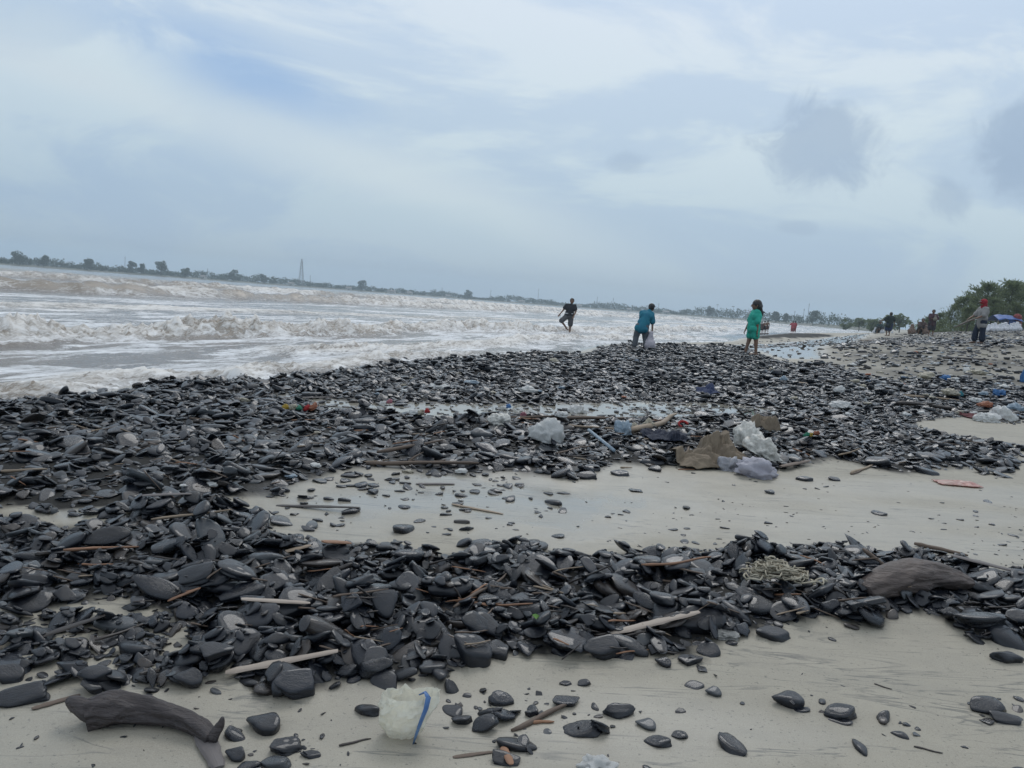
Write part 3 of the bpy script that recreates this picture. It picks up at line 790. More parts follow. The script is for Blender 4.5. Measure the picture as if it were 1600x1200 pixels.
HM = [stone_mesh('slate_stone', 300 + i, p=(6.5, 18, 9, 9)[i % 4], nside=5 + i % 3, sub=4, lump=(0.06, 0.06, 0.11, 0.13)[i % 4], layers=(0.02, 0.06, 0.05, 0.08)[i % 4], cap=0.66) for i in range(16)]
SLATE_H = slate_mat('wet_slate_large', (0.004, 0.0052, 0.0085), (0.011, 0.0142, 0.0215), brown=0.0, rough=0.26)
for me in HM: me.materials.append(SLATE_H)
for i, (px, py, wpx, tk, kd, lab) in enumerate(HERO):
    x, y, z = at(px, py + wpx * tk * 0.25)
    dist = (Vector((x, y, z)) - Vector((0, 0, EYE))).dot(fwd)
    a = wpx * dist / F_PX / 2 * 0.86; b = a * random.uniform(0.55, 0.75); c = a * tk * 0.66
    yaw = random.uniform(-0.35, 0.35)
    r = HN.drop(x, y + b * 0.3, a, b, c, yaw, (random.gauss(0, .06), 0.06 + random.gauss(0, .08)), 0.34, 0.35)
    me = HM[[j for j in range(16) if j % 4 == kd][(i * 3) % 4]]
    o = link('slate_stone', me, loc=(x, y + b * 0.3, r[0]), rot=stone_rot(r[1], yaw), scale=(a, b, c))
    tag(o, lab, 'stone')

# the largest of the rest become stones of their own, the remainder one mass
ZL = {'A': ('dark slate cobble among the crowded stones of the foreground bank', 'slate cobbles of the foreground bank'),
      'A2': ('dark slate cobble in the loose scatter left below the foreground bank', 'slate cobbles scattered left below the bank'),
      'B': ('dark slate cobble among the crowded stones of the middle bank', 'slate cobbles of the middle bank'),
      'S': ('dark slate pebble lying on open wet sand between the two banks', 'slate pebbles on open wet sand')}
cand = []
for i, (x, y, z, e, a, b, c, k, zn) in enumerate(recs):
    if zn not in ZL: continue
    px, py, w = to_pix((x, y, z))
    if not (-5 < px < 1605 and 500 < py < 1205): continue
    buried = HN.at(np.array([x]), np.array([y]))[0] - z
    if buried > c * 1.4 + 0.004: continue
    if zn == 'S' and not (740 < py < 860 or py > 1080): continue
    cand.append((a * b / (w * w), i))
cand.sort(reverse=True)
single = set(i for _, i in cand[: 300 - len(HERO) - 2])
for i in single:
    x, y, z, e, a, b, c, k, zn = recs[i]
    o = link('slate_stone', VAR[k], loc=(x, y, z), rot=e, scale=(a, b, c))
    tag(o, ZL[zn][0], 'stone', ZL[zn][1])
def instancer(name, rows, coll, label, cat):
    """rows: (x,y,z,euler,a,b,c,variant)"""
    me = bpy.data.meshes.new(name); n = len(rows)
    me.vertices.add(n); me.vertices.foreach_set('co', np.array([r[:3] for r in rows], np.float32).ravel())
    for nm, dat in (('rot', [tuple(r[3]) for r in rows]), ('scl', [(r[4], r[5], r[6]) for r in rows])):
        at_ = me.attributes.new(nm, 'FLOAT_VECTOR', 'POINT'); at_.data.foreach_set('vector', np.array(dat, np.float32).ravel())
    at_ = me.attributes.new('idx', 'INT', 'POINT'); at_.data.foreach_set('value', np.array([r[7] for r in rows], np.int32))
    o = link(name, me); tag(o, label, cat, kind='stuff')
    ng = bpy.data.node_groups.new(name, 'GeometryNodeTree')
    ng.interface.new_socket('Geometry', in_out='INPUT', socket_type='NodeSocketGeometry'); ng.interface.new_socket('Geometry', in_out='OUTPUT', socket_type='NodeSocketGeometry')
    gi = ng.nodes.new('NodeGroupInput'); go = ng.nodes.new('NodeGroupOutput')
    ip = ng.nodes.new('GeometryNodeInstanceOnPoints'); ci = ng.nodes.new('GeometryNodeCollectionInfo')
    ci.inputs['Collection'].default_value = coll; ci.inputs['Separate Children'].default_value = True; ci.inputs['Reset Children'].default_value = True
    def na(nm, dt):
        q = ng.nodes.new('GeometryNodeInputNamedAttribute'); q.data_type = dt; q.inputs['Name'].default_value = nm; return q.outputs[0]
    e2r = ng.nodes.new('FunctionNodeEulerToRotation'); ng.links.new(na('rot', 'FLOAT_VECTOR'), e2r.inputs[0])
    ng.links.new(gi.outputs[0], ip.inputs['Points']); ng.links.new(ci.outputs[0], ip.inputs['Instance']); ip.inputs['Pick Instance'].default_value = True
    ng.links.new(na('idx', 'INT'), ip.inputs['Instance Index']); ng.links.new(e2r.outputs[0], ip.inputs['Rotation']); ng.links.new(na('scl', 'FLOAT_VECTOR'), ip.inputs['Scale'])
    ng.links.new(ip.outputs[0], go.inputs[0])
    md = o.modifiers.new('scatter', 'NODES'); md.node_group = ng
    return o
instancer('slate_pebbles', [r[:8] for i, r in enumerate(recs) if i not in single], lib, 'dense mass of small dark slate pebbles covering the beach', 'pebbles')
# ------------------------------------------------------------------ far coast: wood, trees, tower, masts, houses
def leaf_mat(name, c1, c2, rand=0.15):
    mt, nt, b = new_mat(name)
    geo = nt.nodes.new('ShaderNodeNewGeometry')
    c = mix_col(nt, geo.outputs['Random Per Island'], c1, c2)
    nt.links.new(c, b.inputs['Base Color']); b.inputs['Roughness'].default_value = 0.6
    b.inputs['Specular IOR Level'].default_value = 0.3
    tr = nt.nodes.new('ShaderNodeBsdfTranslucent'); nt.links.new(c, tr.inputs['Color']); mx = nt.nodes.new('ShaderNodeMixShader'); mx.inputs[0].default_value = 0.45
    nt.links.new(b.outputs[0], mx.inputs[1]); nt.links.new(tr.outputs[0], mx.inputs[2]); nt.links.new(mx.outputs[0], nt.nodes['Material Output'].inputs['Surface'])
    return mt
LEAF_FAR = leaf_mat('far_foliage', (0.030, 0.050, 0.028), (0.065, 0.085, 0.045))
LEAF_CAS = leaf_mat('casuarina_needles', (0.12, 0.155, 0.08), (0.20, 0.235, 0.125))
BARK = simple_mat('bark', (0.10, 0.085, 0.07), (0.05, 0.045, 0.04), 0.85, 14, 0.5)
def leaf_quads(P, size, rng, flat=0.0, asp=0.6):
    """A small bent leaf-clump face at every point."""
    n = len(P); d = rng.normal(size=(n, 3)); d[:, 2] += flat; d /= np.linalg.norm(d, axis=1)[:, None]
    e = np.cross(d, rng.normal(size=(n, 3))); e /= np.linalg.norm(e, axis=1)[:, None] + 1e-9
    s = size * rng.uniform(0.5, 1.4, (n, 1))
    V = np.stack([P - d * s, P + e * s * asp, P + d * s, P - e * s * asp], 1).reshape(-1, 3)
    F = np.arange(4 * n).reshape(-1, 4)
    return V, F
def blob_points(n, centres, radii, rng, shell=0.6):
    k = rng.integers(0, len(centres), n); d = rng.normal(size=(n, 3)); d /= np.linalg.norm(d, axis=1)[:, None]
    r = rng.uniform(shell, 1.0, (n, 1)) ** 0.7
    return centres[k] + d * radii[k] * r
# continuous wood
rng = np.random.default_rng(31)
Vs, Fs, off = [], [], 0
def along(px):
    pxs = [p[0] for p in FAR]; ds = [p[1] for p in FAR]
    return float(np.interp(px, pxs, ds))
for px in np.arange(-230, 1372, 2.6):
    px = px + rng.uniform(-1.5, 1.5); dd = along(px) * rng.uniform(1.012, 1.06)
    hmax = 5.2 + 3.0 * fbm(np.array([px * 0.02]), np.array([2.0]), oct=3, seed=61)[0] * 1.6 + rng.uniform(-0.8, 1.8)
    hmax *= 1.45 if px < 420 else (1.25 if px < 1000 else 1.5)
    hmax = max(2.2, hmax) * (0.55 + 0.45 * min(1.0, dd / 900))
    base = far_pt(px, dd, 1.3); w = dd * 2.6 / F_PX * 2.0
    cs = np.array([[base.x + rng.uniform(-w, w), base.y + rng.uniform(-2, 2), 1.0 + hmax * f] for f in (0.25, 0.5, 0.72)])
    rr = np.array([[w * 1.2, 2.0, hmax * 0.30]] * 3)
    P = blob_points(60, cs, rr, rng, 0.1)
    V, F_ = leaf_quads(P, 0.85 * max(0.6, dd / 900), rng)
    Vs.append(V); Fs.append(F_ + off); off += len(V)
tag(link('far_wood', mesh_data('far_wood', np.vstack(Vs), np.vstack(Fs), False), LEAF_FAR), 'low dark wood lining the far shore of the bay', 'wood', kind='stuff')

def broad_tree(name, base, h, w, seed, label, group=None, mat=None, nleaf=900, lsize=0.5, open_=0.0):
    rng = np.random.default_rng(seed); t = empty(name, base, random.uniform(0, 6.28))
    mb = MB(); lean = rng.normal(0, 0.04, 2) * h
    top = Vector((lean[0], lean[1], h * 0.62))
    mb.tube([(0, 0, -0.3), (lean[0] * 0.3, lean[1] * 0.3, h * 0.25), top], [h * 0.03, h * 0.024, h * 0.012], 6)
    cs, rr = [], []
    for k in range(11):
        a = rng.uniform(0, 6.28); q = rng.uniform(0.1, 0.75); zz_ = h * rng.uniform(0.24, 0.86)
        env = math.sin(math.pi * min(1, max(0.12, (zz_ / h - 0.15) / 0.85))) ** 0.6
        c = Vector((math.cos(a) * q * w / 2 * env + lean[0], math.sin(a) * q * w / 2 * env + lean[1], zz_))
        cs.append(c[:]); s = rng.uniform(0.15, 0.27) * w; rr.append((s, s, s * 0.75))
        mb.tube([(lean[0] * 0.4, lean[1] * 0.4, h * rng.uniform(0.2, 0.45)), c], [h * 0.012, h * 0.004], 5)
    mb.build('trunk', BARK, t)
    P = blob_points(nleaf, np.array(cs), np.array(rr), rng, 0.45)
    V, F_ = leaf_quads(P, lsize, rng)
    link('crown', mesh_data('crown', V, F_, False), mat or LEAF_FAR, t)
    tag(t, label, 'tree', group); return t
def palm_tree(name, base, h, seed, label, group=None):
    rng = np.random.default_rng(seed); t = empty(name, base)
    lean = Vector((rng.normal(0, 0.8), 0, h)); mb = MB()
    mb.tube([(0, 0, -0.3), (lean.x * 0.3, 0, h * 0.5), lean], [0.22, 0.16, 0.12], 6).build('trunk', BARK, t)
    mb = MB()
    for k in range(13):
        a = 2 * math.pi * k / 13 + rng.uniform(-0.2, 0.2); ln = rng.uniform(1.8, 2.6)
        pr = None
        for j in range(5):
            u = j / 4; p = lean + Vector((math.cos(a) * ln * u, math.sin(a) * ln * u, 0.9 * u - 1.9 * u * u)); wd = 0.42 * (1 - u * 0.85)
            s = Vector((-math.sin(a), math.cos(a), 0)) * wd
            cur = (p + s - Vector((0, 0, wd * 0.5)), p, p - s - Vector((0, 0, wd * 0.5)))
            if pr: mb.add([*pr, *cur], [(0, 1, 4, 3), (1, 2, 5, 4)])
            pr = cur
    mb.build('crown', LEAF_FAR, t, False); tag(t, label, 'palm tree', group); return t
for i, (px, wpx, hpx, lab) in enumerate([
    (30, 26, 17, 'bushy tree on the far shore at the picture edge, above the breaking surf'),
    (68, 16, 15, 'small upright tree on the far shore near the picture edge'),
    (141, 20, 15, 'rounded tree on the far shore above the dark unbroken wave face'),
    (206, 15, 17, 'rounded tree on the far shore just right of the thin pole'),
    (220, 14, 15, 'narrow tree on the far shore between two rounded trees'),
    (251, 22, 23, 'tallest domed tree of the far shore, above the curling breaker'),
    (290, 18, 14, 'low spreading tree on the far shore right of the tallest domed tree'),
    (365, 26, 18, 'broad clumped tree on the far shore left of the lattice tower'),
    (413, 16, 13, 'small clumped tree on the far shore nearest the lattice tower'),
    (564, 20, 16, 'lone domed tree on the far shore right of the lattice tower'),
    (730, 18, 13, 'round dome-shaped tree on the far shore left of the wading boy'),
    (1108, 18, 16, 'bushy tree on the far shore just left of the girl in green'),
    (1270, 24, 22, 'big domed tree on the far shore beyond the red-clad waders'),
    (1212, 18, 15, 'spreading tree on the far shore behind the girl in green'),
    (1228, 12, 14, 'slanting tree on the far shore beside the spreading tree')]):
    dd = along(px) * 1.008; k = dd / F_PX
    broad_tree('broadleaf_tree', far_pt(px, dd, 0.9), (hpx + 1) * k, wpx * 0.9 * k, 500 + i, lab, 'trees picked out on the far shore', nleaf=900, lsize=0.8 * max(0.6, dd / 900))
for i, (px, hpx) in enumerate([(1119, 20), (1146, 19), (1165, 15)]):
    dd = along(px) * 1.006; palm_tree('palm_tree', far_pt(px, dd, 0.9), hpx * dd / F_PX, 540 + i, ['wispy palm on the far shore left of the girl, tallest of three', 'slim palm with a ragged head on the far shore beside the girl', 'short palm on the far shore right beside the girl in green'][i], 'palms on the far shore')
# trees where the near beach runs out
for i, (px, dd, wpx, hpx, lab) in enumerate([
    (1322, 300, 16, 18, 'thin tree at the end of the beach, left of the bushy row'),
    (1342, 310, 20, 20, 'feathery tree at the end of the beach, second from the sea'),
    (1366, 260, 26, 23, 'rounded feathery tree behind the crouching person at the beach end'),
    (1388, 250, 24, 24, 'tree at the beach end right behind the boy in the dark shirt'),
    (1405, 235, 26, 26, 'dense domed tree at the beach end right of the boy in the dark shirt')]):
    k = dd / F_PX; p = far_pt(px, dd, 0); p.z = float(ground_z(np.array([p.x]), np.array([p.y]))[0]) - 0.2
    broad_tree('beach_tree', (p.x, p.y, min(p.z, EYE + 0.5)), hpx * k + 0.6, wpx * k, 560 + i, lab, 'trees where the beach runs out', LEAF_CAS, nleaf=1300, lsize=0.26)
# lattice tower and masts
STEEL = simple_mat('grey_steel', (0.30, 0.30, 0.30), (0.20, 0.20, 0.21), 0.6, 3)
STEEL_D = simple_mat('dark_pole', (0.10, 0.10, 0.11), (0.07, 0.07, 0.07), 0.7, 3)
dd = along(470) * 1.02; b0 = far_pt(470, dd, 1.5); kpx = dd / F_PX; TH = 41 * kpx
tw = empty('lattice_tower', b0)
hw0, hw1 = 3.6 * kpx, 0.9 * kpx
for sx, sy in ((-1, -1), (-1, 1), (1, 1), (1, -1)):
    MB().tube([(sx * hw0, sy * hw0, -0.5), (sx * hw1, sy * hw1, TH * 0.9)], 0.22, 5).build('leg', STEEL, tw)
lv = [0, .16, .31, .45, .57, .68, .78, .87]
for a, b_ in zip(lv[:-1], lv[1:]):
    mb = MB(); wa = hw0 + (hw1 - hw0) * a / 0.9; wb = hw0 + (hw1 - hw0) * b_ / 0.9; za, zb = TH * a, TH * b_
    ca = [(-wa, -wa, za), (wa, -wa, za), (wa, wa, za), (-wa, wa, za)]; cb = [(-wb, -wb, zb), (wb, -wb, zb), (wb, wb, zb), (-wb, wb, zb)]
    for q in range(4):
        mb.tube([ca[q], cb[(q + 1) % 4]], 0.10, 4).tube([ca[(q + 1) % 4], cb[q]], 0.10, 4).tube([cb[q], cb[(q + 1) % 4]], 0.10, 4)
    mb.build('bracing', STEEL, tw)
MB().box((0, 0, TH * 0.9), (2.4, 2.4, 0.3)).build('platform', STEEL, tw, False)
MB().tube([(0, 0, TH * 0.88), (0, 0, TH)], 0.16, 6).build('antenna_mast', STEEL, tw)
for q in range(3):
    a = q * 2.09; MB().box((math.cos(a) * 1.3, math.sin(a) * 1.3, TH * 0.945), (0.5, 0.5, 2.0)).build('antenna_panel', STEEL, tw, False)
MB().tube([(-0.9, -1.2, TH * 0.82), (-0.9, -1.6, TH * 0.82)], [0.3, 0.85], 10).build('dish', STEEL, tw)
tag(tw, 'tall grey lattice radio tower on the far shore', 'tower')
ML = ['thin pole on the far shore left of the tallest domed tree', 'short pole on the far shore between curling breaker and lattice tower', 'thin mast just right of the lattice tower', 'faint mast on the far shore midway between lattice tower and wading boy',
      'slim mast right of the round dome-shaped tree on the far shore', 'tall mast on the far shore just left of the wading boy', 'mast on the far shore right of the wading boy, first of a pair', 'mast on the far shore left of the bending man, second of a pair',
      'short mast on the far shore just right of the bending man', 'short mast on the far shore right of the girl in green', 'slim mast between two others left of the big domed tree', 'tallest of three masts left of the big domed tree']
for i, (px, hpx) in enumerate([(195, 22), (324, 15), (484, 17), (690, 14), (766, 16), (840, 24), (932, 18), (957, 18), (1028, 15), (1240, 18), (1254, 22), (1261, 30)]):
    dd = along(px) * 1.03; k = dd / F_PX; t = empty('mast', far_pt(px, dd, 1.5))
    MB().tube([(0, 0, -0.5), (0, 0, hpx * k * 0.6), (0, 0, hpx * k)], [0.30 * dd / 1000, 0.24 * dd / 1000, 0.16 * dd / 1000], 6).build('pole', STEEL_D, t)
    mb = MB(); 
    for zf in (0.86, 0.93): mb.box((0, 0, hpx * k * zf), (1.7 * dd / 1000, 0.2, 0.22))
    mb.build('crossarm', STEEL_D, t, False); tag(t, ML[i], 'mast', 'masts on the far shore')
# little houses among the trees
WALLW = simple_mat('pale_wall', (0.62, 0.61, 0.58), (0.5, 0.5, 0.48), 0.8, 1); ROOF = simple_mat('rusty_roof', (0.22, 0.17, 0.15), (0.30, 0.29, 0.28), 0.7, 0.6); DARK = simple_mat('dark_opening', (0.02, 0.02, 0.022), None, 0.5)
HL = ['pale house on the far shore between the broad clumped tree and the lattice tower', 'low pale house at the foot of the lattice tower', 'pale house on the far shore left of the lone domed tree', 'long pale house right of the lone domed tree',
      'white house on the far shore midway to the round dome-shaped tree', 'small pale house near the faint mast on the far shore', 'pale house just left of the wading boy', 'white house between wading boy and the pair of masts', 'small house just left of the bending man', 'pale house right of the bending man']
for i, (px, w) in enumerate([(318, 7), (455, 8), (545, 8), (612, 12), (640, 8), (700, 7), (815, 9), (905, 7), (983, 6), (1040, 9)]):
    dd = along(px) * 1.004; k = dd / F_PX; t = empty('house', far_pt(px, dd, 0.9), random.uniform(-0.3, 0.3)); W_ = w * k; D_ = 6.0; H_ = 2.9
    MB().box((0, 0, H_ / 2), (W_, D_, H_)).build('wall', WALLW, t, False)
    MB().add([(-W_ * .56, -D_ * .6, H_), (W_ * .56, -D_ * .6, H_), (W_ * .56, D_ * .6, H_), (-W_ * .56, D_ * .6, H_), (-W_ * .56, 0, H_ + 1.6), (W_ * .56, 0, H_ + 1.6)],
             [(0, 1, 5, 4), (2, 3, 4, 5), (0, 4, 3), (1, 2, 5), (0, 3, 2, 1)]).build('roof', ROOF, t, False)
    for q in (-0.28, 0.28): MB().box((W_ * q, -D_ / 2 - 0.02, 1.5), (1.1, 0.1, 1.1)).build('window', DARK, t, False)
    MB().box((0, -D_ / 2 - 0.02, 1.0), (1.0, 0.1, 2.0)).build('door', DARK, t, False)
    tag(t, HL[i], 'house', 'pale houses on the far shore')

# ------------------------------------------------------------------ casuarina trees on the upper beach
def casuarina_parts(seed, h, w):
    rng = np.random.default_rng(seed); mb = MB()
    tk = [Vector((0, 0, -0.4))]; 
    for j in range(1, 7): tk.append(Vector((0.05 * h * math.sin(j * 0.9 + seed) * 0.4, 0.05 * h * math.cos(j * 1.3 + seed) * 0.4, h * j / 6.0 * 0.97)))
    mb.tube(tk, [h * 0.022 * (1 - j / 6.6) + 0.012 for j in range(7)], 7)
    Vs, Fs, off = [], [], 0
    for k in range(46):
        u = rng.uniform(0.06, 1.0) ** 0.85; zb = h * (0.10 + 0.84 * u); a = rng.uniform(0, 6.28)
        i = min(5, int(zb / (h * 0.97) * 6)); c0 = tk[i].lerp(tk[i + 1], max(0, min(1, zb / (h * 0.97) * 6 - i)))
        ln = w * 0.5 * (0.30 + 0.75 * (1 - u) ** 0.7) * rng.uniform(0.6, 1.15)
        d = Vector((math.cos(a), math.sin(a), rng.uniform(0.35, 0.95))).normalized()
        pts = [c0, c0 + d * ln * 0.5, c0 + d * ln + Vector((0, 0, 0.12 * ln))]
        mb.tube(pts, [0.035, 0.022, 0.008], 4)
        nt_ = 42
        tt = rng.uniform(0.15, 1.05, nt_)
        base = np.array([(c0 + d * ln * t_ + Vector((0, 0, 0.12 * ln * t_ * t_)))[:] for t_ in tt]) + rng.normal(0, 0.10 * ln + 0.04, (nt_, 3))
        dirs = np.array(d[:]) * 0.75 + rng.normal(0, 0.42, (nt_, 3)) + np.array((0, 0, 0.35)); dirs /= np.linalg.norm(dirs, axis=1)[:, None]
        L_ = rng.uniform(0.22, 0.55, (nt_, 1)); e = np.cross(dirs, rng.normal(size=(nt_, 3))); e /= np.linalg.norm(e, axis=1)[:, None]
        wd = rng.uniform(0.03, 0.075, (nt_, 1))
        V = np.stack([base - e * wd * 0.5, base + dirs * L_ * 0.5 + e * wd, base + dirs * L_, base + dirs * L_ * 0.5 - e * wd], 1).reshape(-1, 3)
        Vs.append(V); Fs.append(np.arange(4 * nt_).reshape(-1, 4) + off); off += len(V)
    return mb.mesh('trunk'), mesh_data('crown', np.vstack(Vs), np.vstack(Fs), False)
CAS = [casuarina_parts(s, 6.0, 4.6) for s in (1, 2, 3, 4)]
for tm, cm in CAS: tm.materials.append(BARK); cm.materials.append(LEAF_CAS)
CT = [ # px, base py, top py, distance, label
 (1448, 516, 496, 92, 'lowest casuarina at the seaward end of the grove'), (1466, 515, 484, 98, 'slim casuarina second from the seaward end of the grove'),
 (1484, 514, 470, 104, 'pointed casuarina behind the standing person with the bag'), (1500, 513, 463, 100, 'casuarina with forked top left of the woman in red headscarf'),
 (1518, 512, 452, 108, 'tall casuarina rising just left of the red headscarf'), (1534, 512, 446, 102, 'tall casuarina directly behind the red headscarf'),
 (1552, 511, 449, 110, 'casuarina rising above the left end of the blue tarp'), (1570, 510, 440, 104, 'tallest casuarina, above the blue tarp'),
 (1588, 510, 446, 108, 'casuarina above the right end of the blue tarp'), (1606, 510, 444, 100, 'casuarina cut by the picture edge beside the blue tarp'),
 (1510, 513, 474, 96, 'shorter casuarina filling the gap left of the woman'), (1545, 512, 466, 97, 'shorter bushy casuarina between the woman and the blue tarp'),
 (1580, 511, 468, 99, 'shorter casuarina just behind the blue tarp'), (1628, 509, 438, 110, 'casuarina mostly outside the picture edge')]
for i, (px, py, pt, dd, lab) in enumerate(CT):
    p = far_pt(px, dd, 0); gz_ = float(ground_z(np.array([p.x]), np.array([p.y]))[0])
    k = dd / F_PX
    hz_y = 472 + (px - 800) * 0.0755
    ztop = EYE + (hz_y - pt - 11 - (5 if px > 1560 else 0)) * k
    h = max(1.8, ztop - gz_ + 0.2)
    t = empty('casuarina_tree', (p.x, p.y, gz_ - 0.1), random.uniform(0, 6.28)); sc = h / 6.0
    tm, cm = CAS[i % 4]
    a = link('trunk', tm, parent=t); c = link('crown', cm, parent=t)
    t.scale = (sc * 1.15, sc * 1.15, sc)
    tag(t, lab, 'tree', 'casuarina grove on the upper beach')
# undergrowth at the foot of the grove
rng = np.random.default_rng(44); Vs, Fs, off = [], [], 0
for k in range(150):
    px = rng.uniform(1442, 1640); dd = rng.uniform(96, 112); p = far_pt(px, dd, 0); gz_ = float(ground_z(np.array([p.x]), np.array([p.y]))[0])
    P = np.array([[p.x, p.y, gz_ + 0.5]]) + rng.normal(0, (0.8, 0.8, 0.45), (70, 3)); P[:, 2] = np.maximum(P[:, 2], gz_ + 0.05)
    V, F_ = leaf_quads(P, 0.16, rng, 0, 0.25); Vs.append(V); Fs.append(F_ + off); off += len(V)
tag(link('undergrowth', mesh_data('undergrowth', np.vstack(Vs), np.vstack(Fs), False), LEAF_CAS), 'low scrub along the foot of the casuarina grove', 'scrub', kind='stuff')
# ------------------------------------------------------------------ people
def remeshed(name, mb, voxel, smooth=3, wrinkle=0.0, wscale=9.0, seed=0):
    me = mb.mesh(name + '_src'); o = bpy.data.objects.new(name + '_src', me); COL.objects.link(o)
    r = o.modifiers.new('r', 'REMESH'); r.mode = 'VOXEL'; r.voxel_size = voxel; r.use_smooth_shade = True
    if smooth:
        s_ = o.modifiers.new('s', 'SMOOTH'); s_.iterations = smooth; s_.factor = 0.5
    dg = bpy.context.evaluated_depsgraph_get(); ev = o.evaluated_get(dg)
    new = bpy.data.meshes.new_from_object(ev); new.name = name
    bpy.data.objects.remove(o); bpy.data.meshes.remove(me)
    if wrinkle:
        n = len(new.vertices); V = np.zeros(n * 3, np.float32); new.vertices.foreach_get('co', V); V = V.reshape(-1, 3)
        Nn = np.zeros(n * 3, np.float32); new.vertices.foreach_get('normal', Nn); Nn = Nn.reshape(-1, 3)
        f = fbm(V[:, 0] * wscale * 1.3 + seed, V[:, 1] * wscale * 1.3, V[:, 2] * wscale * 0.6, oct=3, seed=seed)
        f = 1 - 2 * np.abs(f)
        V = V + Nn * (wrinkle * f)[:, None]; new.vertices.foreach_set('co', V.astype(np.float32).ravel())
    new.polygons.foreach_set('use_smooth', np.ones(len(new.polygons), bool)); new.update()
    return new
SKIN = simple_mat('brown_skin', (0.20, 0.115, 0.075), (0.16, 0.09, 0.058), 0.5, 6, subsurf=0.05)
HAIR = simple_mat('black_hair', (0.012, 0.010, 0.010), (0.022, 0.018, 0.016), 0.45, 30, 0.6, 0.01, stretch=(1, 1, 0.15))
EYEM = simple_mat('eye_white', (0.6, 0.58, 0.55), None, 0.3); 
def cloth(name, c, c2=None): return simple_mat(name, c, c2 or tuple(x * 0.75 for x in c), 0.85, 7, 0.35, 0.02)
def lerp(a, b, t): return tuple(a[i] + (b[i] - a[i]) * t for i in range(3))
def person(loc, J, label, shirt=None, bottom=None, vox=0.009, fingers=True, hair='short', face=(0, -1, 0), k=1.0, sleeve=0.75, leglen=1.0, loose=1.0, shirt_low=0.1, extra=None, group=None, hscale=1.0, skirt=0.0):
    """J: joints in metres, x right, y away, z up, feet near z=0."""
    t = empty('person', loc)
    g = lambda n: Vector(J[n]) * k
    hd, nk, ch, pv = g('head'), g('neck'), g('chest'), g('pelvis')
    R = 0.098 * k * hscale
    fc = Vector(face).normalized(); sd = fc.cross(Vector((0, 0, 1))).normalized(); upv = (hd - nk).normalized()
    b = MB()
    b.ell(hd, (R * 0.86, R * 0.98, R * 1.2), Matrix((sd, fc, Vector((0, 0, 1)))).transposed())
    b.ell(hd + fc * R * 0.25 - Vector((0, 0, R * 0.55)), (R * 0.62, R * 0.62, R * 0.62))          # jaw
    b.cap(hd + fc * R * 0.98 + Vector((0, 0, R * 0.08)), hd + fc * R * 1.12 - Vector((0, 0, R * 0.22)), R * 0.09, R * 0.16, 8)   # nose
    for s in (-1, 1): b.ell(hd + sd * s * R * 0.86 - Vector((0, 0, R * 0.08)), (R * 0.16, R * 0.2, R * 0.28))                     # ears
    b.cap(nk, hd - Vector((0, 0, R * 0.5)), R * 0.52, R * 0.50)
    b.cap(ch, nk, 0.085 * k, 0.055 * k); b.cap(pv, ch, 0.115 * k, 0.125 * k)
    for s in 'LR':
        sh, el, ha, hp, kn, an = (g(s + n) for n in ('sh', 'el', 'ha', 'hip', 'kn', 'an'))
        b.cap(ch + (nk - ch) * 0.55, sh, 0.062 * k, 0.054 * k)
        b.cap(sh, el, 0.050 * k, 0.038 * k); b.cap(el, ha, 0.037 * k, 0.026 * k)
        d = (ha - el).normalized(); pc = ha + d * 0.045 * k
        side = d.cross(fc); side = side.normalized() if side.length > 1e-3 else Vector((1, 0, 0)); nrm = d.cross(side)
        b.ell(pc, (0.036 * k, 0.018 * k, 0.048 * k), Matrix((side, nrm, d)).transposed())
        if fingers:
            for q, ln in enumerate((0.062, 0.074, 0.070, 0.055)):
                o_ = pc + side * ((q - 1.5) * 0.019 * k) + d * 0.036 * k; m_ = o_ + d * ln * 0.55 * k
                b.cap(o_, m_, 0.0095 * k, 0.009 * k, 7); b.cap(m_, m_ + (d * 0.7 + nrm * 0.7) * ln * 0.5 * k, 0.009 * k, 0.008 * k, 7)
            o_ = pc - side * 0.03 * k - d * 0.02 * k; b.cap(o_, o_ + (d * 0.6 - side * 0.7) * 0.055 * k, 0.012 * k, 0.009 * k, 7)
        b.cap(pv, hp, 0.11 * k, 0.095 * k); b.cap(hp, kn, 0.082 * k, 0.056 * k); b.cap(kn, an, 0.054 * k, 0.034 * k)
        ft = Vector(J.get(s + 'ft', (J[s + 'an'][0] + face[0] * 0.15, J[s + 'an'][1] + face[1] * 0.15, J[s + 'an'][2] - 0.04))) * k
        b.cap(an - Vector((0, 0, 0.02 * k)), an + (an - ft).normalized() * 0.03 * k - Vector((0, 0, 0.03 * k)), 0.034 * k, 0.03 * k)
        b.cap(an - Vector((0, 0, 0.03 * k)), ft, 0.034 * k, 0.028 * k)
    body = link('body', remeshed('body', b, vox, 2), SKIN, t)
    for s in (-1, 1):
        e_ = link('eye', MB().ell((0, 0, 0), (R * 0.13, R * 0.08, R * 0.09)).mesh('eye'), DARK, body, loc=hd + fc * R * 0.90 + sd * s * R * 0.36 + Vector((0, 0, R * 0.12)))
    link('mouth', MB().ell((0, 0, 0), (R * 0.24, R * 0.24, R * 0.05)).mesh('mouth'), cloth_lip, body, loc=hd + fc * R * 0.72 - Vector((0, 0, R * 0.55)))
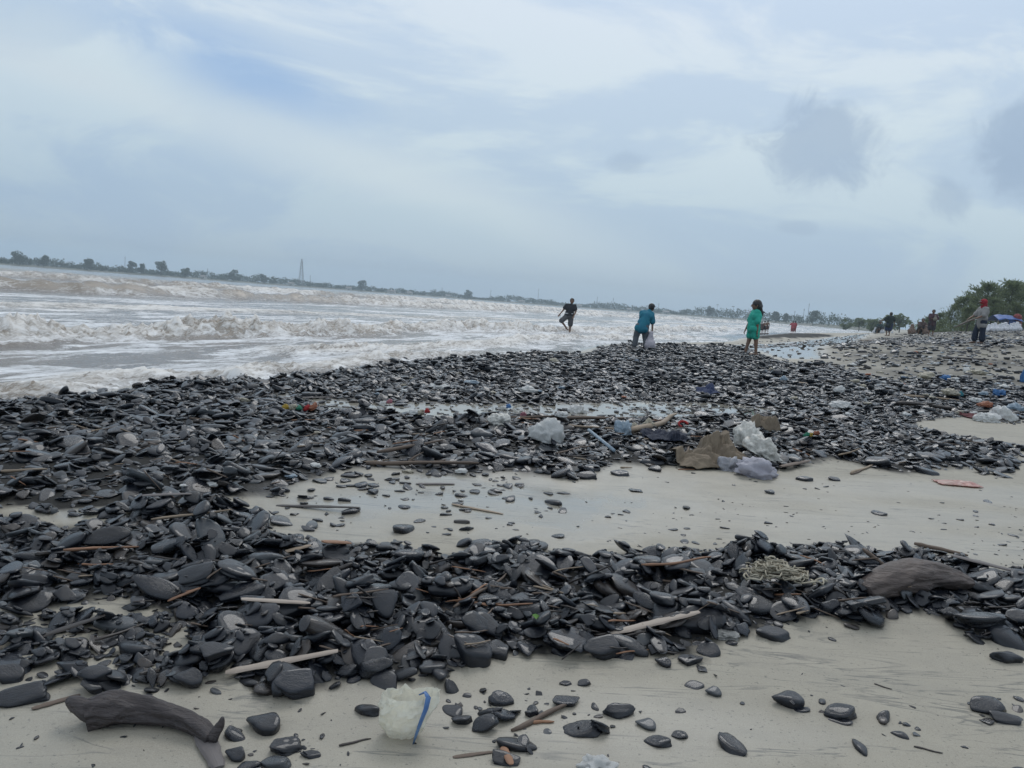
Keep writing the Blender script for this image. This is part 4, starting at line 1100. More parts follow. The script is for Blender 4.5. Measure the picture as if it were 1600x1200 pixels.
    if shirt:
        m_ = MB(); lo = 0.02 * k * loose
        base = pv + (ch - pv).normalized() * (-shirt_low * k)
        shL, shR = g('Lsh'), g('Rsh')
        ax = (shR - shL).normalized() if (shR - shL).length > 1e-3 else Vector((1, 0, 0))
        for (c0, hw, rad) in ((base, 0.085, 0.105), (pv.lerp(ch, 0.35), 0.07, 0.105), (ch, 0.095, 0.115), (ch.lerp(nk, 0.5), 0.115, 0.075)):
            m_.cap(c0 - ax * hw * k, c0 + ax * hw * k, rad * k + lo, rad * k + lo)
        m_.cap(base, ch, 0.135 * k + lo, 0.135 * k + lo); m_.cap(ch, nk - (nk - ch) * 0.12, 0.12 * k + lo, 0.06 * k + lo)
        for s in 'LR':
            sh, el = g(s + 'sh'), g(s + 'el'); m_.cap(ch + (nk - ch) * 0.55, sh, 0.08 * k + lo, 0.066 * k + lo * 0.6)
            m_.cap(sh, sh + (el - sh) * sleeve, 0.062 * k + lo * 0.6, 0.062 * k + lo * 1.2)
        link('shirt', remeshed('shirt', m_, vox * 1.2, 3, 0.010 * k * loose, 9, 3), shirt, t)
    if bottom:
        m_ = MB(); lo = 0.018 * k * loose
        m_.cap(pv - Vector((0, 0, 0.03 * k)), pv + (ch - pv) * 0.2, 0.135 * k + lo, 0.125 * k + lo)
        for s in 'LR':
            hp, kn, an = g(s + 'hip'), g(s + 'kn'), g(s + 'an'); m_.cap(pv, hp, 0.12 * k + lo, 0.105 * k + lo)
            if leglen <= 1: m_.cap(hp, hp + (kn - hp) * leglen, 0.098 * k + lo, 0.082 * k + lo * 1.5)
            else: m_.cap(hp, kn, 0.098 * k + lo, 0.072 * k + lo); m_.cap(kn, kn + (an - kn) * (leglen - 1), 0.072 * k + lo, 0.058 * k + lo * (1 + skirt))
        link('trousers' if leglen > 1 else 'shorts', remeshed('trousers', m_, vox * 1.2, 3, 0.009 * k * loose, 9, 8), bottom, t)
    if hair == 'short':
        m_ = MB(); m_.ell(hd - fc * R * 0.16 + Vector((0, 0, R * 0.26)), (R * 0.96, R * 0.98, R * 1.02)); m_.ell(hd - fc * R * 0.3 + Vector((0, 0, -R * 0.1)), (R * 0.86, R * 0.82, R * 0.8))
        link('hair', remeshed('hair', m_, vox * 1.1, 1, R * 0.10, 40, 5), HAIR, t)
    elif hair: hair(t, hd, R, fc, sd, vox)
    if extra: extra(t, g, hd, R)
    tag(t, label, 'person', group); return t
cloth_lip = simple_mat('lip', (0.15, 0.06, 0.05), None, 0.5)
def place(px, py): return pix_ground(px, py, heap_h)
def scale_at(p): return (Vector(p) - Vector((0, 0, EYE))).dot(fwd) / F_PX

# man bending over a sack
p = place(1003, 541.5); s = scale_at(p) / 0.0200
cap_m = cloth('dark_cap', (0.045, 0.05, 0.055)); teal = cloth('teal_shirt', (0.018, 0.135, 0.215), (0.015, 0.17, 0.23)); grey_t = cloth('grey_trousers', (0.105, 0.115, 0.13))
def man_cap(t, g, hd, R):
    m_ = MB(); m_.ell(hd + Vector((0, 0, R * 0.42)), (R * 1.06, R * 1.1, R * 0.86)); m_.ell(hd + Vector((R * 0.95, R * 0.75, R * 0.25)), (R * 0.62, R * 0.62, R * 0.12))
    link('cap', remeshed('cap', m_, 0.009, 2), cap_m, t)
person(p, dict(head=(.235, .26, 1.31), neck=(.165, .21, 1.185), chest=(.08, .12, 1.02), pelvis=(-.05, 0, .70), Lsh=(-.07, .17, 1.12), Lel=(-.02, .36, .92), Lha=(.10, .36, .70),
    Rsh=(.25, .12, 1.07), Rel=(.275, .08, .82), Rha=(.285, .06, .58), Lhip=(-.145, 0, .68), Lkn=(-.20, .05, .36), Lan=(-.235, 0, .06), Rhip=(.045, 0, .68), Rkn=(.09, .06, .36), Ran=(.12, -.02, .06)),
    'person in teal shirt, cap and grey trousers bending over a sack', teal, grey_t, face=(.55, .8, -.15), k=s, leglen=1.85, sleeve=0.8, shirt_low=0.08, extra=man_cap)
def sack_mesh(name, w, h, seed, neck=0.3, vox=0.02, fold=0.035):
    m_ = MB(); m_.ell((0, 0, h * 0.30), (w * 0.5, w * 0.42, h * 0.34)); m_.ell((0, 0, h * 0.12), (w * 0.46, w * 0.38, h * 0.14)); m_.cap((0, 0, h * 0.5), (0, 0, h * 0.92), w * 0.30, w * neck * 0.5); m_.ell((0, 0, h * 0.97), (w * neck * 0.75, w * neck * 0.6, h * 0.05))
    return remeshed(name, m_, vox, 2, fold * w * 1.6, 3.2 / w, seed)
PLAS = simple_mat('white_film', (0.66, 0.67, 0.68), (0.50, 0.52, 0.55), 0.35, 9, 0.4, 0.02, subsurf=0.1)
SACKP = simple_mat('pinkish_sack', (0.52, 0.47, 0.50), (0.38, 0.36, 0.40), 0.5, 9, 0.3)
o = link('sack', sack_mesh('sack', 0.36 * s, 0.56 * s, 4), SACKP, loc=(p[0] + .235 * s, p[1] - .02 * s, p[2] - 0.01)); tag(o, 'pale sack hanging from the bending person\'s hand down to the stones', 'sack')

# boy wading with one leg lifted
bx, by = flat_hit(888, 519, 0.02); p = (bx, by, -0.10); s = by / F_PX / 0.0283
def belt(t, g, hd, R):
    m_ = MB(); pv = g('pelvis'); m_.cap(pv + Vector((-.06 * s, 0, .09 * s)), pv + Vector((.06 * s, 0, .07 * s)), .15 * s, .15 * s)
    m_.v = [(x, y, pv.z + .085 * s + (z_ - pv.z - .085 * s) * 0.18) for x, y, z_ in m_.v]
    link('waist_cloth', remeshed('waist_cloth', m_, 0.011, 2, 0.008, 12, 2), PLAS, t)
person(p, dict(head=(.055, 0, 1.50), neck=(.035, 0, 1.34), chest=(.015, 0, 1.16), pelvis=(-.03, 0, .86), Lsh=(-.165, 0, 1.30), Lel=(-.30, 0, 1.08), Lha=(-.43, -.06, .90), Rsh=(.195, 0, 1.29), Rel=(.25, -.06, 1.05), Rha=(.17, -.18, .86),
    Lhip=(-.11, 0, .83), Lkn=(-.36, -.14, .60), Lan=(-.09, .10, .30), Lft=(-.0, .06, .22), Rhip=(.06, 0, .83), Rkn=(.06, -.02, .46), Ran=(.055, 0, .08)),
    'person in black t-shirt and grey shorts wading with one leg lifted', cloth('black_shirt', (0.022, 0.024, 0.03)), cloth('grey_shorts', (0.085, 0.085, 0.09)), k=s, leglen=0.95, sleeve=0.55, shirt_low=0.0, extra=belt)

# girl in green
p = place(1173, 552); s = scale_at(p) * 86 / 1.40
def long_hair(t, hd, R, fc, sd, vox):
    m_ = MB(); m_.ell(hd - fc * R * 0.18 + Vector((0, 0, R * 0.25)), (R * 1.06, R * 1.0, R * 1.05)); m_.ell(hd - fc * R * 0.55 - Vector((0, 0, R * 0.2)), (R * 0.9, R * 0.95, R * 0.95))
    bk = -fc
    for q in range(9):
        o_ = hd + bk * R * 0.7 + sd * ((q - 4) * R * 0.2) - Vector((0, 0, R * 0.4)); e_ = o_ + bk * R * (0.7 + 0.25 * math.sin(q * 2.1)) - Vector((0, 0, R * (1.6 + 0.3 * math.cos(q * 1.7)))); m_.cap(o_, e_, R * 0.42, R * 0.12, 8)
    for q in range(4):
        o_ = hd + bk * R * 1.0 - Vector((0, 0, R * 1.0)) + sd * ((q - 1.5) * R * 0.3); m_.cap(o_, o_ + bk * R * (1.0 + 0.2 * q) - Vector((0, 0, R * 0.8)), R * 0.2, R * 0.04, 6)
    link('hair', remeshed('hair', m_, vox, 1, R * 0.08, 30, 5), HAIR, t)
green = cloth('green_dress', (0.012, 0.30, 0.215), (0.03, 0.40, 0.30))
def tunic(t, g, hd, R):
    m_ = MB(); pv = g('pelvis'); m_.cap(pv + Vector((0, 0, .20 * s)), pv + Vector((0.03 * s, 0, -.06 * s)), .12 * s, .145 * s); 
    link('tunic_hem', remeshed('tunic_hem', m_, 0.011, 2, 0.014, 9, 2), green, t)
    m_ = MB(); ck = g('chest'); m_.cap(g('neck') + Vector((-.035 * s, 0, -.03 * s)), g('neck') + Vector((-.07 * s, 0, -.09 * s)), .045 * s, .03 * s); link('collar', remeshed('collar', m_, 0.01, 1), PLAS, t)
person(p, dict(head=(0.01, 0, 1.265), neck=(.025, 0, 1.13), chest=(.02, 0, .98), pelvis=(0.0, 0, .71), Lsh=(.01, .13, 1.08), Lel=(-.05, .18, .86), Lha=(-.13, .18, .66), Rsh=(.02, -.13, 1.08), Rel=(.035, -.18, .84), Rha=(.045, -.18, .62),
    Lhip=(0, .07, .69), Lkn=(-.055, .075, .38), Lan=(-.12, .075, .06), Rhip=(0, -.07, .69), Rkn=(.075, -.075, .38), Ran=(.105, -.075, .06)),
    'barefoot child with long dark hair in green tunic and shorts walking towards the sea', green, green, face=(-1, 0, -.05), k=s, leglen=0.62, sleeve=0.9, loose=0.8, shirt_low=0.04, hair=long_hair, extra=tunic, hscale=1.12)

# woman in red headscarf
p = place(1527, 537); s = scale_at(p) * 70 / 1.56
red = cloth('red_headscarf', (0.30, 0.012, 0.022), (0.20, 0.008, 0.018)); shirt_g = cloth('grey_shirt', (0.30, 0.29, 0.28)); navy = cloth('navy_trousers', (0.012, 0.020, 0.042))
def scarf(t, hd, R, fc, sd, vox):
    m_ = MB(); m_.ell(hd - fc * R * 0.12 + Vector((0, 0, R * 0.2)), (R * 1.14, R * 1.16, R * 1.16)); m_.ell(hd - fc * R * 0.35 - Vector((0, 0, R * 0.75)), (R * 0.95, R * 0.9, R * 0.9))
    m_.cap(hd - fc * R * 0.2 - Vector((0, 0, R * 1.2)), hd - fc * R * 0.15 - Vector((0, 0, R * 2.0)), R * 0.85, R * 0.75)
    m_.cap(hd - fc * R * 1.0 - Vector((0, 0, R * 1.2)), hd - fc * R * 2.0 - Vector((0, 0, R * 4.2)), R * 0.55, R * 0.35)
    link('headscarf', remeshed('headscarf', m_, vox, 2, R * 0.12, 14, 4), red, t)
def peak(t, g, hd, R):
    m_ = MB(); m_.ell(hd + Vector((-R * 1.25, 0, R * 0.42)), (R * 0.5, R * 0.75, R * 0.09)); link('cap_peak', remeshed('cap_peak', m_, 0.008, 1), SACKP, t)
person(p, dict(head=(.02, 0, 1.42), neck=(.05, 0, 1.27), chest=(.06, 0, 1.09), pelvis=(.06, 0, .78), Lsh=(.04, .16, 1.21), Lel=(-.10, .17, .99), Lha=(-.33, .10, .86), Rsh=(.06, -.16, 1.21), Rel=(-.02, -.2, .98), Rha=(-.30, -.14, .84),
    Lhip=(.05, .08, .75), Lkn=(-.06, .09, .42), Lan=(-.07, .09, .07), Rhip=(.06, -.08, .75), Rkn=(.07, -.09, .42), Ran=(.09, -.09, .07)),
    'person in red headscarf, grey shirt and wide navy trousers holding a long bundle', shirt_g, navy, face=(-1, -.1, -.1), k=s, leglen=1.72, sleeve=0.95, loose=0.9, shirt_low=0.14, hair=scarf, extra=peak, skirt=1.5)
WOODP = simple_mat('grey_wood', (0.235, 0.205, 0.175), (0.15, 0.125, 0.105), 0.75, 10, 0.5, 0.01, stretch=(0.3, 3, 3))
q = Vector(p); mb = MB()
for i in range(3): mb.tube([q + Vector((-.28 + .02 * i, -.15 + .03 * i, .87 - .01 * i)) * s, q + Vector((-.55, -.17 + .04 * i, .74 - .02 * i)) * s, q + Vector((-.98 + .1 * i, -.2 + .06 * i, .50 + .03 * i)) * s], [.022, .026, .015], 7)
tag(mb.build('stick_bundle', WOODP), 'thin bundle of pale sticks held out by the person in red headscarf', 'sticks')

# farther people: simple bodies, same build
def walker(px, py, hpx, label, shirt, bottom, J, fc=(0, -1, 0), water=False, **kw):
    if water: x, y = flat_hit(px, py, 0.03); p = (x, y, -0.08)
    else: p = place(px, py)
    s = scale_at(p) * hpx / 1.56
    return person(p, J, label, shirt, bottom, vox=0.02, fingers=False, k=s, face=fc, **kw), p, s
STAND = dict(head=(0, 0, 1.45), neck=(0, 0, 1.29), chest=(0, 0, 1.11), pelvis=(0, 0, .80), Lsh=(-.17, 0, 1.24), Lel=(-.24, 0, .99), Lha=(-.22, -.06, .76), Rsh=(.17, 0, 1.24), Rel=(.24, 0, .99), Rha=(.2, -.08, .76),
    Lhip=(-.09, 0, .77), Lkn=(-.11, 0, .42), Lan=(-.12, 0, .07), Rhip=(.09, 0, .77), Rkn=(.10, 0, .42), Ran=(.11, 0, .07))
J = dict(STAND); J.update(head=(.0, 0, 1.45), Lel=(-.36, .05, 1.02), Lha=(-.60, .1, .98), Rel=(.27, 0, 1.0), Rha=(.32, 0, .74), Lkn=(-.13, .1, .42), Rkn=(.05, 0, .42), Lan=(-.08, .1, .07), Ran=(.04, .0, .07), pelvis=(-.03, 0, .8), chest=(.04, 0, 1.11))
walker(1388, 525, 37, 'person in dark green shirt and blue shorts walking with one arm out', cloth('dark_green_shirt', (0.02, 0.032, 0.032)), cloth('blue_shorts', (0.025, 0.04, 0.10)), J, (-.3, .9, 0), leglen=0.95, shirt_low=0.12, loose=1.5)
J = dict(STAND); J.update(Lel=(-.22, -.12, 1.02), Lha=(-.06, -.22, 1.02), Rel=(.25, -.08, 1.0), Rha=(.10, -.2, .92))
_, p, s = walker(1454, 525, 41, 'person in maroon top and dark shorts standing with a bag held to the chest', cloth('maroon_shirt', (0.075, 0.035, 0.045)), cloth('dark_shorts', (0.04, 0.035, 0.045)), J, (-.6, -.7, 0), leglen=0.95, loose=1.4)
tag(link('bag', sack_mesh('bag', 0.22 * s, 0.3 * s, 9, vox=0.02), simple_mat('tan_bag', (0.25, 0.22, 0.18), None, 0.7), loc=(p[0] + .0 * s, p[1] - .26 * s, p[2] + .92 * s)), 'small tan bag held by the person in the maroon top', 'bag')
CROUCH = dict(head=(.02, -.10, .86), neck=(.02, -.05, .72), chest=(.02, 0, .56), pelvis=(.02, .14, .26), Lsh=(-.15, -.02, .68), Lel=(-.24, -.18, .48), Lha=(-.12, -.34, .34), Rsh=(.18, -.02, .68), Rel=(.26, -.18, .48), Rha=(.14, -.34, .32),
    Lhip=(-.08, .12, .26), Lkn=(-.16, -.22, .46), Lan=(-.14, .0, .07), Rhip=(.11, .12, .26), Rkn=(.19, -.22, .46), Ran=(.16, .0, .07))
walker(1438, 522, 40, 'person in brown crouching among the sacks, left of the standing person', cloth('brown_shirt', (0.09, 0.06, 0.055)), cloth('brown_shorts', (0.06, 0.045, 0.04)), CROUCH, (-.3, -.9, 0), leglen=1.0)
walker(1372.5, 521, 31, 'person crouching between white sacks at the water edge far off', cloth('dark_teal_shirt', (0.04, 0.07, 0.075)), cloth('grey_short', (0.05, 0.055, 0.06)), CROUCH, (.2, -.9, 0), leglen=1.0)
nude = cloth('brown_pants', (0.09, 0.05, 0.045)); pinkc = cloth('pink_shirt', (0.42, 0.10, 0.12))
walker(1189, 519.5, 19, 'child in dark shorts in the shallows, left of a close pair', cloth('grey_brown_top', (0.12, 0.085, 0.08)), cloth('dark_short', (0.03, 0.03, 0.035)), STAND, (.2, .9, 0), True, leglen=0.7)
walker(1193.5, 519.5, 20, 'bare-chested child in the shallows, middle of three', None, cloth('black_short', (0.02, 0.02, 0.025)), STAND, (.2, .9, 0), True, leglen=0.6)
walker(1198, 519.5, 21, 'bare-chested child in the shallows, rightmost of three beyond the girl', None, nude, STAND, (-.2, .9, 0), True, leglen=0.6)
J = dict(STAND); J.update(Lel=(-.34, 0, 1.04), Lha=(-.5, -.05, .86))
walker(1237.5, 518.5, 18, 'person in red wading with an arm held out, left of a pair', pinkc, cloth('rust_cloth', (0.25, 0.09, 0.09)), J, (0, .9, 0), True, leglen=1.6, loose=1.5)
walker(1241, 518.5, 18, 'person in red wading close behind another, right of a pair', cloth('red_shirt', (0.36, 0.07, 0.09)), cloth('rust_cloth2', (0.22, 0.08, 0.08)), STAND, (0, .9, 0), True, leglen=1.6, loose=1.5)
# ------------------------------------------------------------------ driftwood
def wood(name, c1, c2, rough=0.7): return simple_mat(name, c1, c2, rough, 9, 0.6, 0.006, stretch=(0.12, 2.5, 2.5))
WD = {'d': wood('dark_wet_wood', (0.050, 0.038, 0.032), (0.022, 0.018, 0.016), 0.5), 'm': wood('brown_wood', (0.150, 0.105, 0.075), (0.080, 0.058, 0.044)),
      't': wood('tan_wood', (0.33, 0.255, 0.18), (0.20, 0.15, 0.105)), 'o': wood('orange_wood', (0.30, 0.155, 0.085), (0.18, 0.095, 0.055)), 'p': wood('pale_wood', (0.42, 0.36, 0.30), (0.27, 0.22, 0.18)),
      'g': wood('grey_wood_board', (0.155, 0.140, 0.135), (0.10, 0.088, 0.085))}
WNAME = {'d': 'dark wet', 'm': 'brown', 't': 'tan', 'o': 'orange-brown', 'p': 'pale', 'g': 'grey'}
def wood_mesh(L_, r, seed, kind='stick'):
    """Lies along local x, centred."""
    rng = random.Random(seed); n = 12 if kind != 'stick' else 9
    bend = rng.uniform(-0.06, 0.06) * L_ * (1.6 if kind == 'branch' else 0.7 if kind == 'stick' else 0.1)
    pts, rad = [], []
    for i in range(n):
        u = i / (n - 1); x = (u - 0.5) * L_
        pts.append((x, bend * math.sin(u * math.pi) + (0.02 * L_ * math.sin(u * 7 + seed) if kind != 'plank' else 0), (0.25 * bend * math.cos(u * 3.0)) if kind != 'plank' else 0))
        tp = 1 - 0.45 * u if kind != 'plank' else 1 - 0.25 * abs(u - 0.4) * 2
        if i in (0, n - 1): tp *= 0.55 if kind != 'plank' else 0.7
        rad.append(r * tp * rng.uniform(0.88, 1.12))
    mb = MB(); mb.tube(pts, rad, 8, rough=0.18 if kind != 'plank' else 0.10, seed=seed, flat=0.28 if kind == 'plank' else 0.85)
    if kind == 'branch':
        for q in range(2):
            i = rng.randint(3, n - 3); p = Vector(pts[i]); d = Vector((rng.uniform(0.5, 1), rng.choice((-1, 1)) * rng.uniform(0.5, 1), rng.uniform(0, 0.6))).normalized()
            mb.tube([p, p + d * L_ * 0.10, p + d * L_ * 0.18 + Vector((L_ * 0.03, 0, 0))], [r * 0.55, r * 0.4, r * 0.15], 6)
    me = mb.mesh('driftwood', kind != 'plank'); return me
def lay(name, p1, p2, th, mat, label, cat='stick', kind='stick', seed=0, group=None, lift=0.5):
    a = Vector(at(*p1)); b = Vector(at(*p2))
    if (b - a).length > 1.6:      # one end seen beyond a stone: keep the piece compact
        b = a + (b - a).normalized() * 1.6
    d = b - a; L_ = max(d.length, 0.02); c = (a + b) / 2
    s = (c - Vector((0, 0, EYE))).dot(fwd) / F_PX; r = th * s / 2
    ts = np.linspace(0.04, 0.96, 13); hx = heap_h(a.x + d.x * ts, a.y + d.y * ts)
    # a straight piece rests on the highest stones under it
    k1, k0 = np.polyfit(ts, hx, 1); res = (hx - (k1 * ts + k0)); k0 += np.sort(res)[-3] * 0.6
    za, zb = k0, k0 + k1
    A = Vector((a.x, a.y, za)); B = Vector((b.x, b.y, zb)); D = (B - A)
    xa = D.normalized(); ya = Vector((0, 0, 1)).cross(xa).normalized(); zx = xa.cross(ya)
    o = link(name, wood_mesh(D.length, r * (1.0 if kind != 'plank' else 1.15), seed, kind), mat)
    o.matrix_world = Matrix((xa, ya, zx)).transposed().to_4x4(); o.location = (A + B) / 2 + zx * r * (lift if kind != 'plank' else 0.3)
    tag(o, label, cat, group); return o
STK = [
 ((705,960),(790,893),7,'m','stick','straight brown stick slanting across another near the middle of the foreground bank'),
 ((712,919),(832,948),6,'o','branch','orange-brown branch crossed by the slanting straight stick'),
 ((520,948),(607,932),5,'m','stick','thin brown stick in the foreground bank left of the crossed sticks'),
 ((1003,893),(1110,884),6,'o','stick','thin orange-brown branch along the back of the foreground bank'),
 ((880,912),(955,909),5,'d','stick','straight dark stick lying level right of the crossed sticks'),
 ((572,726),(748,727),9,'m','branch','long curved dark branch at the sand edge of the middle bank'),
 ((588,710),(690,697),8,'m','stick','thick brown stick just behind the long curved branch'),
 ((432,790),(562,793),10,'d','plank','long dark board half sunk in the wet sand'),
 ((706,789),(786,804),7,'t','plank','tan splinter of wood lying on the glossy wet sand'),
 ((650,757),(710,757),8,'g','plank','grey flat piece of wood at the edge of the wet sand'),
 ((0,735),(74,738),7,'t','stick','tan stick at the picture edge on the middle bank'),
 ((222,776),(303,770),10,'g','plank','grey weathered board on the left of the middle bank'),
 ((98,868),(218,850),7,'o','stick','long orange-brown stick near the picture edge in the foreground bank'),
 ((236,841),(360,848),6,'t','stick','long thin tan stick at the back left of the foreground bank'),
 ((265,944),(312,931),16,'o','plank','short orange-brown board end at the left of the foreground bank'),
 ((376,951),(484,947),13,'p','plank','pale broken board lying level left of the middle of the foreground bank'),
 ((503,859),(547,860),14,'o','plank','small orange-brown block of wood at the back of the foreground bank'),
 ((444,861),(486,859),12,'t','plank','small tan slab of wood beside the orange-brown block'),
 ((353,1049),(528,1028),19,'p','plank','pale split plank at the lower left edge of the foreground bank'),
 ((955,982),(1092,966),17,'p','plank','pale carved-looking driftwood in the right half of the foreground bank'),
 ((950,976),(995,963),4,'o','stick','thin orange-brown stick touching the pale carved-looking driftwood'),
 ((1345,873),(1410,890),9,'m','stick','brown stick resting on the brown slab'),
 ((1428,853),(1512,871),10,'m','stick','thick brown stick on the bank above the brown slab'),
 ((1486,876),(1600,897),13,'g','plank','long pale grey board at the back of the bank by the picture edge'),
 ((798,1142),(890,1094),11,'m','stick','brown stick leaning on stones in the scatter right of the clear bag'),
 ((830,1131),(866,1129),7,'o','stick','short orange-brown stick beside the foot of the leaning stick'),
 ((1428,1167),(1473,1178),4,'d','stick','dark twig alone on the lower sand beneath the domed grey stone'),
 ((1366,1069),(1394,1078),3,'d','stick','thin dark twig on sand below the foreground bank'),
 ((530,1167),(580,1155),5,'d','stick','dark twig on sand below the clear bag'),
 ((313,1143),(342,1203),27,'g','plank','flat grey board running off the bottom edge beside the log'),
 ((786,1168),(798,1204),12,'o','plank','orange-brown splinter standing on a dark stone at the bottom edge'),
 ((708,1184),(770,1176),8,'m','plank','brown bark strip at the bottom edge left of the splinter'),
 ((792,651),(872,644),6,'m','stick','brown stick on top of the rubbish heap beside the pink cup'),
 ((868,654),(1050,651),7,'m','stick','long brown pole lying along the top of the rubbish heap'),
 ((985,684),(1060,652),11,'t','stick','thick tan branch slanting up out of the rubbish heap'),
 ((880,662),(965,670),5,'t','stick','thin tan stick in front of the long brown pole'),
 ((868,712),(932,690),4,'m','stick','thin brown stick below the white crumpled bag'),
 ((985,690),(1030,706),4,'t','stick','thin tan twig below the thick tan branch'),
 ((1076,641),(1100,668),5,'d','stick','dark twig sticking up left of the tan trousers'),
 ((1155,644),(1182,662),6,'d','branch','dark branch poking up behind the dirty white sack'),
 ((1205,672),(1285,671),6,'d','stick','dark stick lying level right of the dirty white sack'),
 ((1220,730),(1265,727),10,'m','plank','reddish-brown wood on sand right of the lavender sack'),
 ((1240,595),(1296,605),7,'t','plank','tan board on the far pebbles right of the girl'),
 ((1405,617),(1498,624),6,'t','stick','long tan pole on the litter-strewn beach below the headscarf'),
 ((1400,633),(1500,643),9,'d','branch','dark branch lying along the stones on the right of the middle bank'),
 ((1500,646),(1590,641),7,'d','plank','dark board beside the maroon cloth'),
 ((1475,565),(1602,560),5,'d','stick','long dark pole on the upper beach below the headscarf wearer'),
 ((1343,538),(1368,537),6,'d','plank','dark log end on the bare upper sand'),
 ((1345,533),(1372,532),5,'m','plank','reddish-brown log on the bare upper sand far off'),
 ((436,622),(520,620),6,'g','plank','grey board behind the red and yellow wrapper'),
 ((1080,692),(1060,722),4,'m','stick','thin brown stick against the tan trousers'),
 ((640,668),(700,661),5,'d','stick','dark stick on the middle bank left of the rubbish heap'),
 ((1330,741),(1366,722),5,'t','stick','thin tan stick leaning on the glossy black rock'),
 ((150,1005),(230,975),6,'d','branch','dark twisted root on the sand at the left below the bank'),
 ((60,990),(165,958),14,'d','plank','long curved black bark strip at the left below the bank'),
 ((50,1108),(125,1082),11,'m','plank','brown strip of bark beside the long black slab')]
for i, (a, b, th, mk, kd, lab) in enumerate(STK):
    lay('driftwood' if kd != 'plank' else 'wooden_board', a, b, th, WD[mk], lab, 'driftwood', kd, 200 + i)
TWL = {'A': ('thin broken twig among the stones of the foreground bank', 'twigs in the foreground bank'), 'B': ('thin broken twig among the stones of the middle bank', 'twigs in the middle bank')}
rs = random.Random(5)
for zn, n, (y0, y1) in (('A', 88, (860, 1030)), ('B', 115, (655, 785))):
    k = 0
    while k < n:
        px, py = rs.uniform(5, 1580), rs.uniform(y0, y1); q = pix_ground(px, py)
        if not in_poly(np.array([q[0]]), np.array([q[1]]), POLY_A if zn == 'A' else POLY_B)[0]: continue
        a = rs.gauss(0, 0.35); ln = rs.uniform(18, 60) * (1.0 if zn == 'A' else 0.7)
        mk = rs.choice('dddmmmto'); th = rs.uniform(2.2, 5) * (1 if zn == 'A' else 0.75)
        lay('twig', (px - ln / 2 * math.cos(a), py + ln / 2 * math.sin(a) * 0.5), (px + ln / 2 * math.cos(a), py - ln / 2 * math.sin(a) * 0.5), th, WD[mk], TWL[zn][0], 'twig', 'stick', 900 + k, TWL[zn][1]); k += 1
# the log at the bottom left
def log_mesh(path, rad, seed, lump=0.16, nseg=40, ns=28):
    P = [Vector(p) for p in path]; n = len(P)
    def cr(t):
        t = t * (n - 1); i = min(int(t), n - 2); f = t - i; p0, p1, p2, p3 = P[max(i - 1, 0)], P[i], P[i + 1], P[min(i + 2, n - 1)]
        return 0.5 * ((2 * p1) + (p2 - p0) * f + (2 * p0 - 5 * p1 + 4 * p2 - p3) * f * f + (3 * p1 - p0 - 3 * p2 + p3) * f ** 3)
    pts = [cr(i / nseg) for i in range(nseg + 1)]; rr = [float(np.interp(i / nseg * (n - 1), range(n), rad)) for i in range(nseg + 1)]
    mb = MB(); mb.tube(pts, rr, ns)
    V = np.array(mb.v); C = np.repeat(np.array([p[:] for p in pts]), ns, 0); R_ = np.repeat(np.array(rr), ns)
    D = V - C; ang = np.tile(np.arange(ns) / ns * 2 * math.pi, nseg + 1); u = np.repeat(np.arange(nseg + 1) / nseg, ns)
    f = fbm(np.cos(ang) * 1.6 + seed, np.sin(ang) * 1.6, u * 4.5, oct=3, seed=seed) + 0.55 * (1 - 2 * np.abs(fbm(np.cos(ang) * 3.5, np.sin(ang) * 3.5 + 3, u * 3.0, oct=3, seed=seed + 4)))
    V = C + D * (1 + lump * f)[:, None]
    mb.v = [tuple(v) for v in V]; return mb.mesh('log')
LOGM = simple_mat('dark_log_wood', (0.060, 0.047, 0.045), (0.028, 0.023, 0.024), 0.55, 14, 0.9, 0.012, stretch=(0.25, 2, 2))
lp = [at(124, 1146), at(160, 1140), at(205, 1138), at(255, 1144), at(298, 1158), at(322, 1176)]
s = scale_at(lp[2]); lp = [Vector(q) + Vector((0, 0.03, r * s * 0.75)) for q, r in zip(lp, (20, 27, 26, 22, 17, 12))]
t = empty('driftwood_log', at(210, 1150)); inv = Vector(t.location)
link('trunk', log_mesh([q - inv for q in lp], [20 * s, 22 * s, 19 * s, 16 * s, 13 * s, 9 * s], 3, 0.42, 80, 48), LOGM, t)
link('branch_stub', log_mesh([lp[0] - inv + Vector((0.02, 0, 0.01)), lp[0] - inv + Vector((-0.03, 0.01, 0.025)), lp[0] - inv + Vector((-0.055, 0.02, 0.028))], [17 * s, 12 * s, 5 * s], 5, 0.2, 10, 12), LOGM, t)
link('branch_stub', log_mesh([lp[5] - inv, lp[5] - inv + Vector((0.015, 0.01, 0.03)), lp[5] - inv + Vector((0.02, 0.01, 0.05))], [9 * s, 6 * s, 2 * s], 6, 0.2, 10, 12), LOGM, t)
tag(t, 'thick dark curved driftwood log lying on sand at the bottom corner', 'driftwood')
SLABM = simple_mat('brown_slab', (0.105, 0.078, 0.066), (0.060, 0.047, 0.042), 0.6, 5, 0.8, 0.03, stretch=(0.5, 1.5, 2))
a = Vector(at(1362, 925)); b = Vector(at(1505, 908)); s = scale_at(a); c = (a + b) / 2
o = link('driftwood_slab', log_mesh([a - c + Vector((-.02, 0, -.02)), (a - c) * .55 + Vector((0, .02, .03)), Vector((0, .03, .045)), (b - c) * .6 + Vector((0, .02, .03)), b - c + Vector((.03, 0, .0))], [16 * s, 27 * s, 29 * s, 24 * s, 9 * s], 12, 0.30, 60, 40), SLABM, loc=c, scale=(1, 1, 0.72))
tag(o, 'large weathered brown slab lying on top of the foreground bank', 'driftwood')

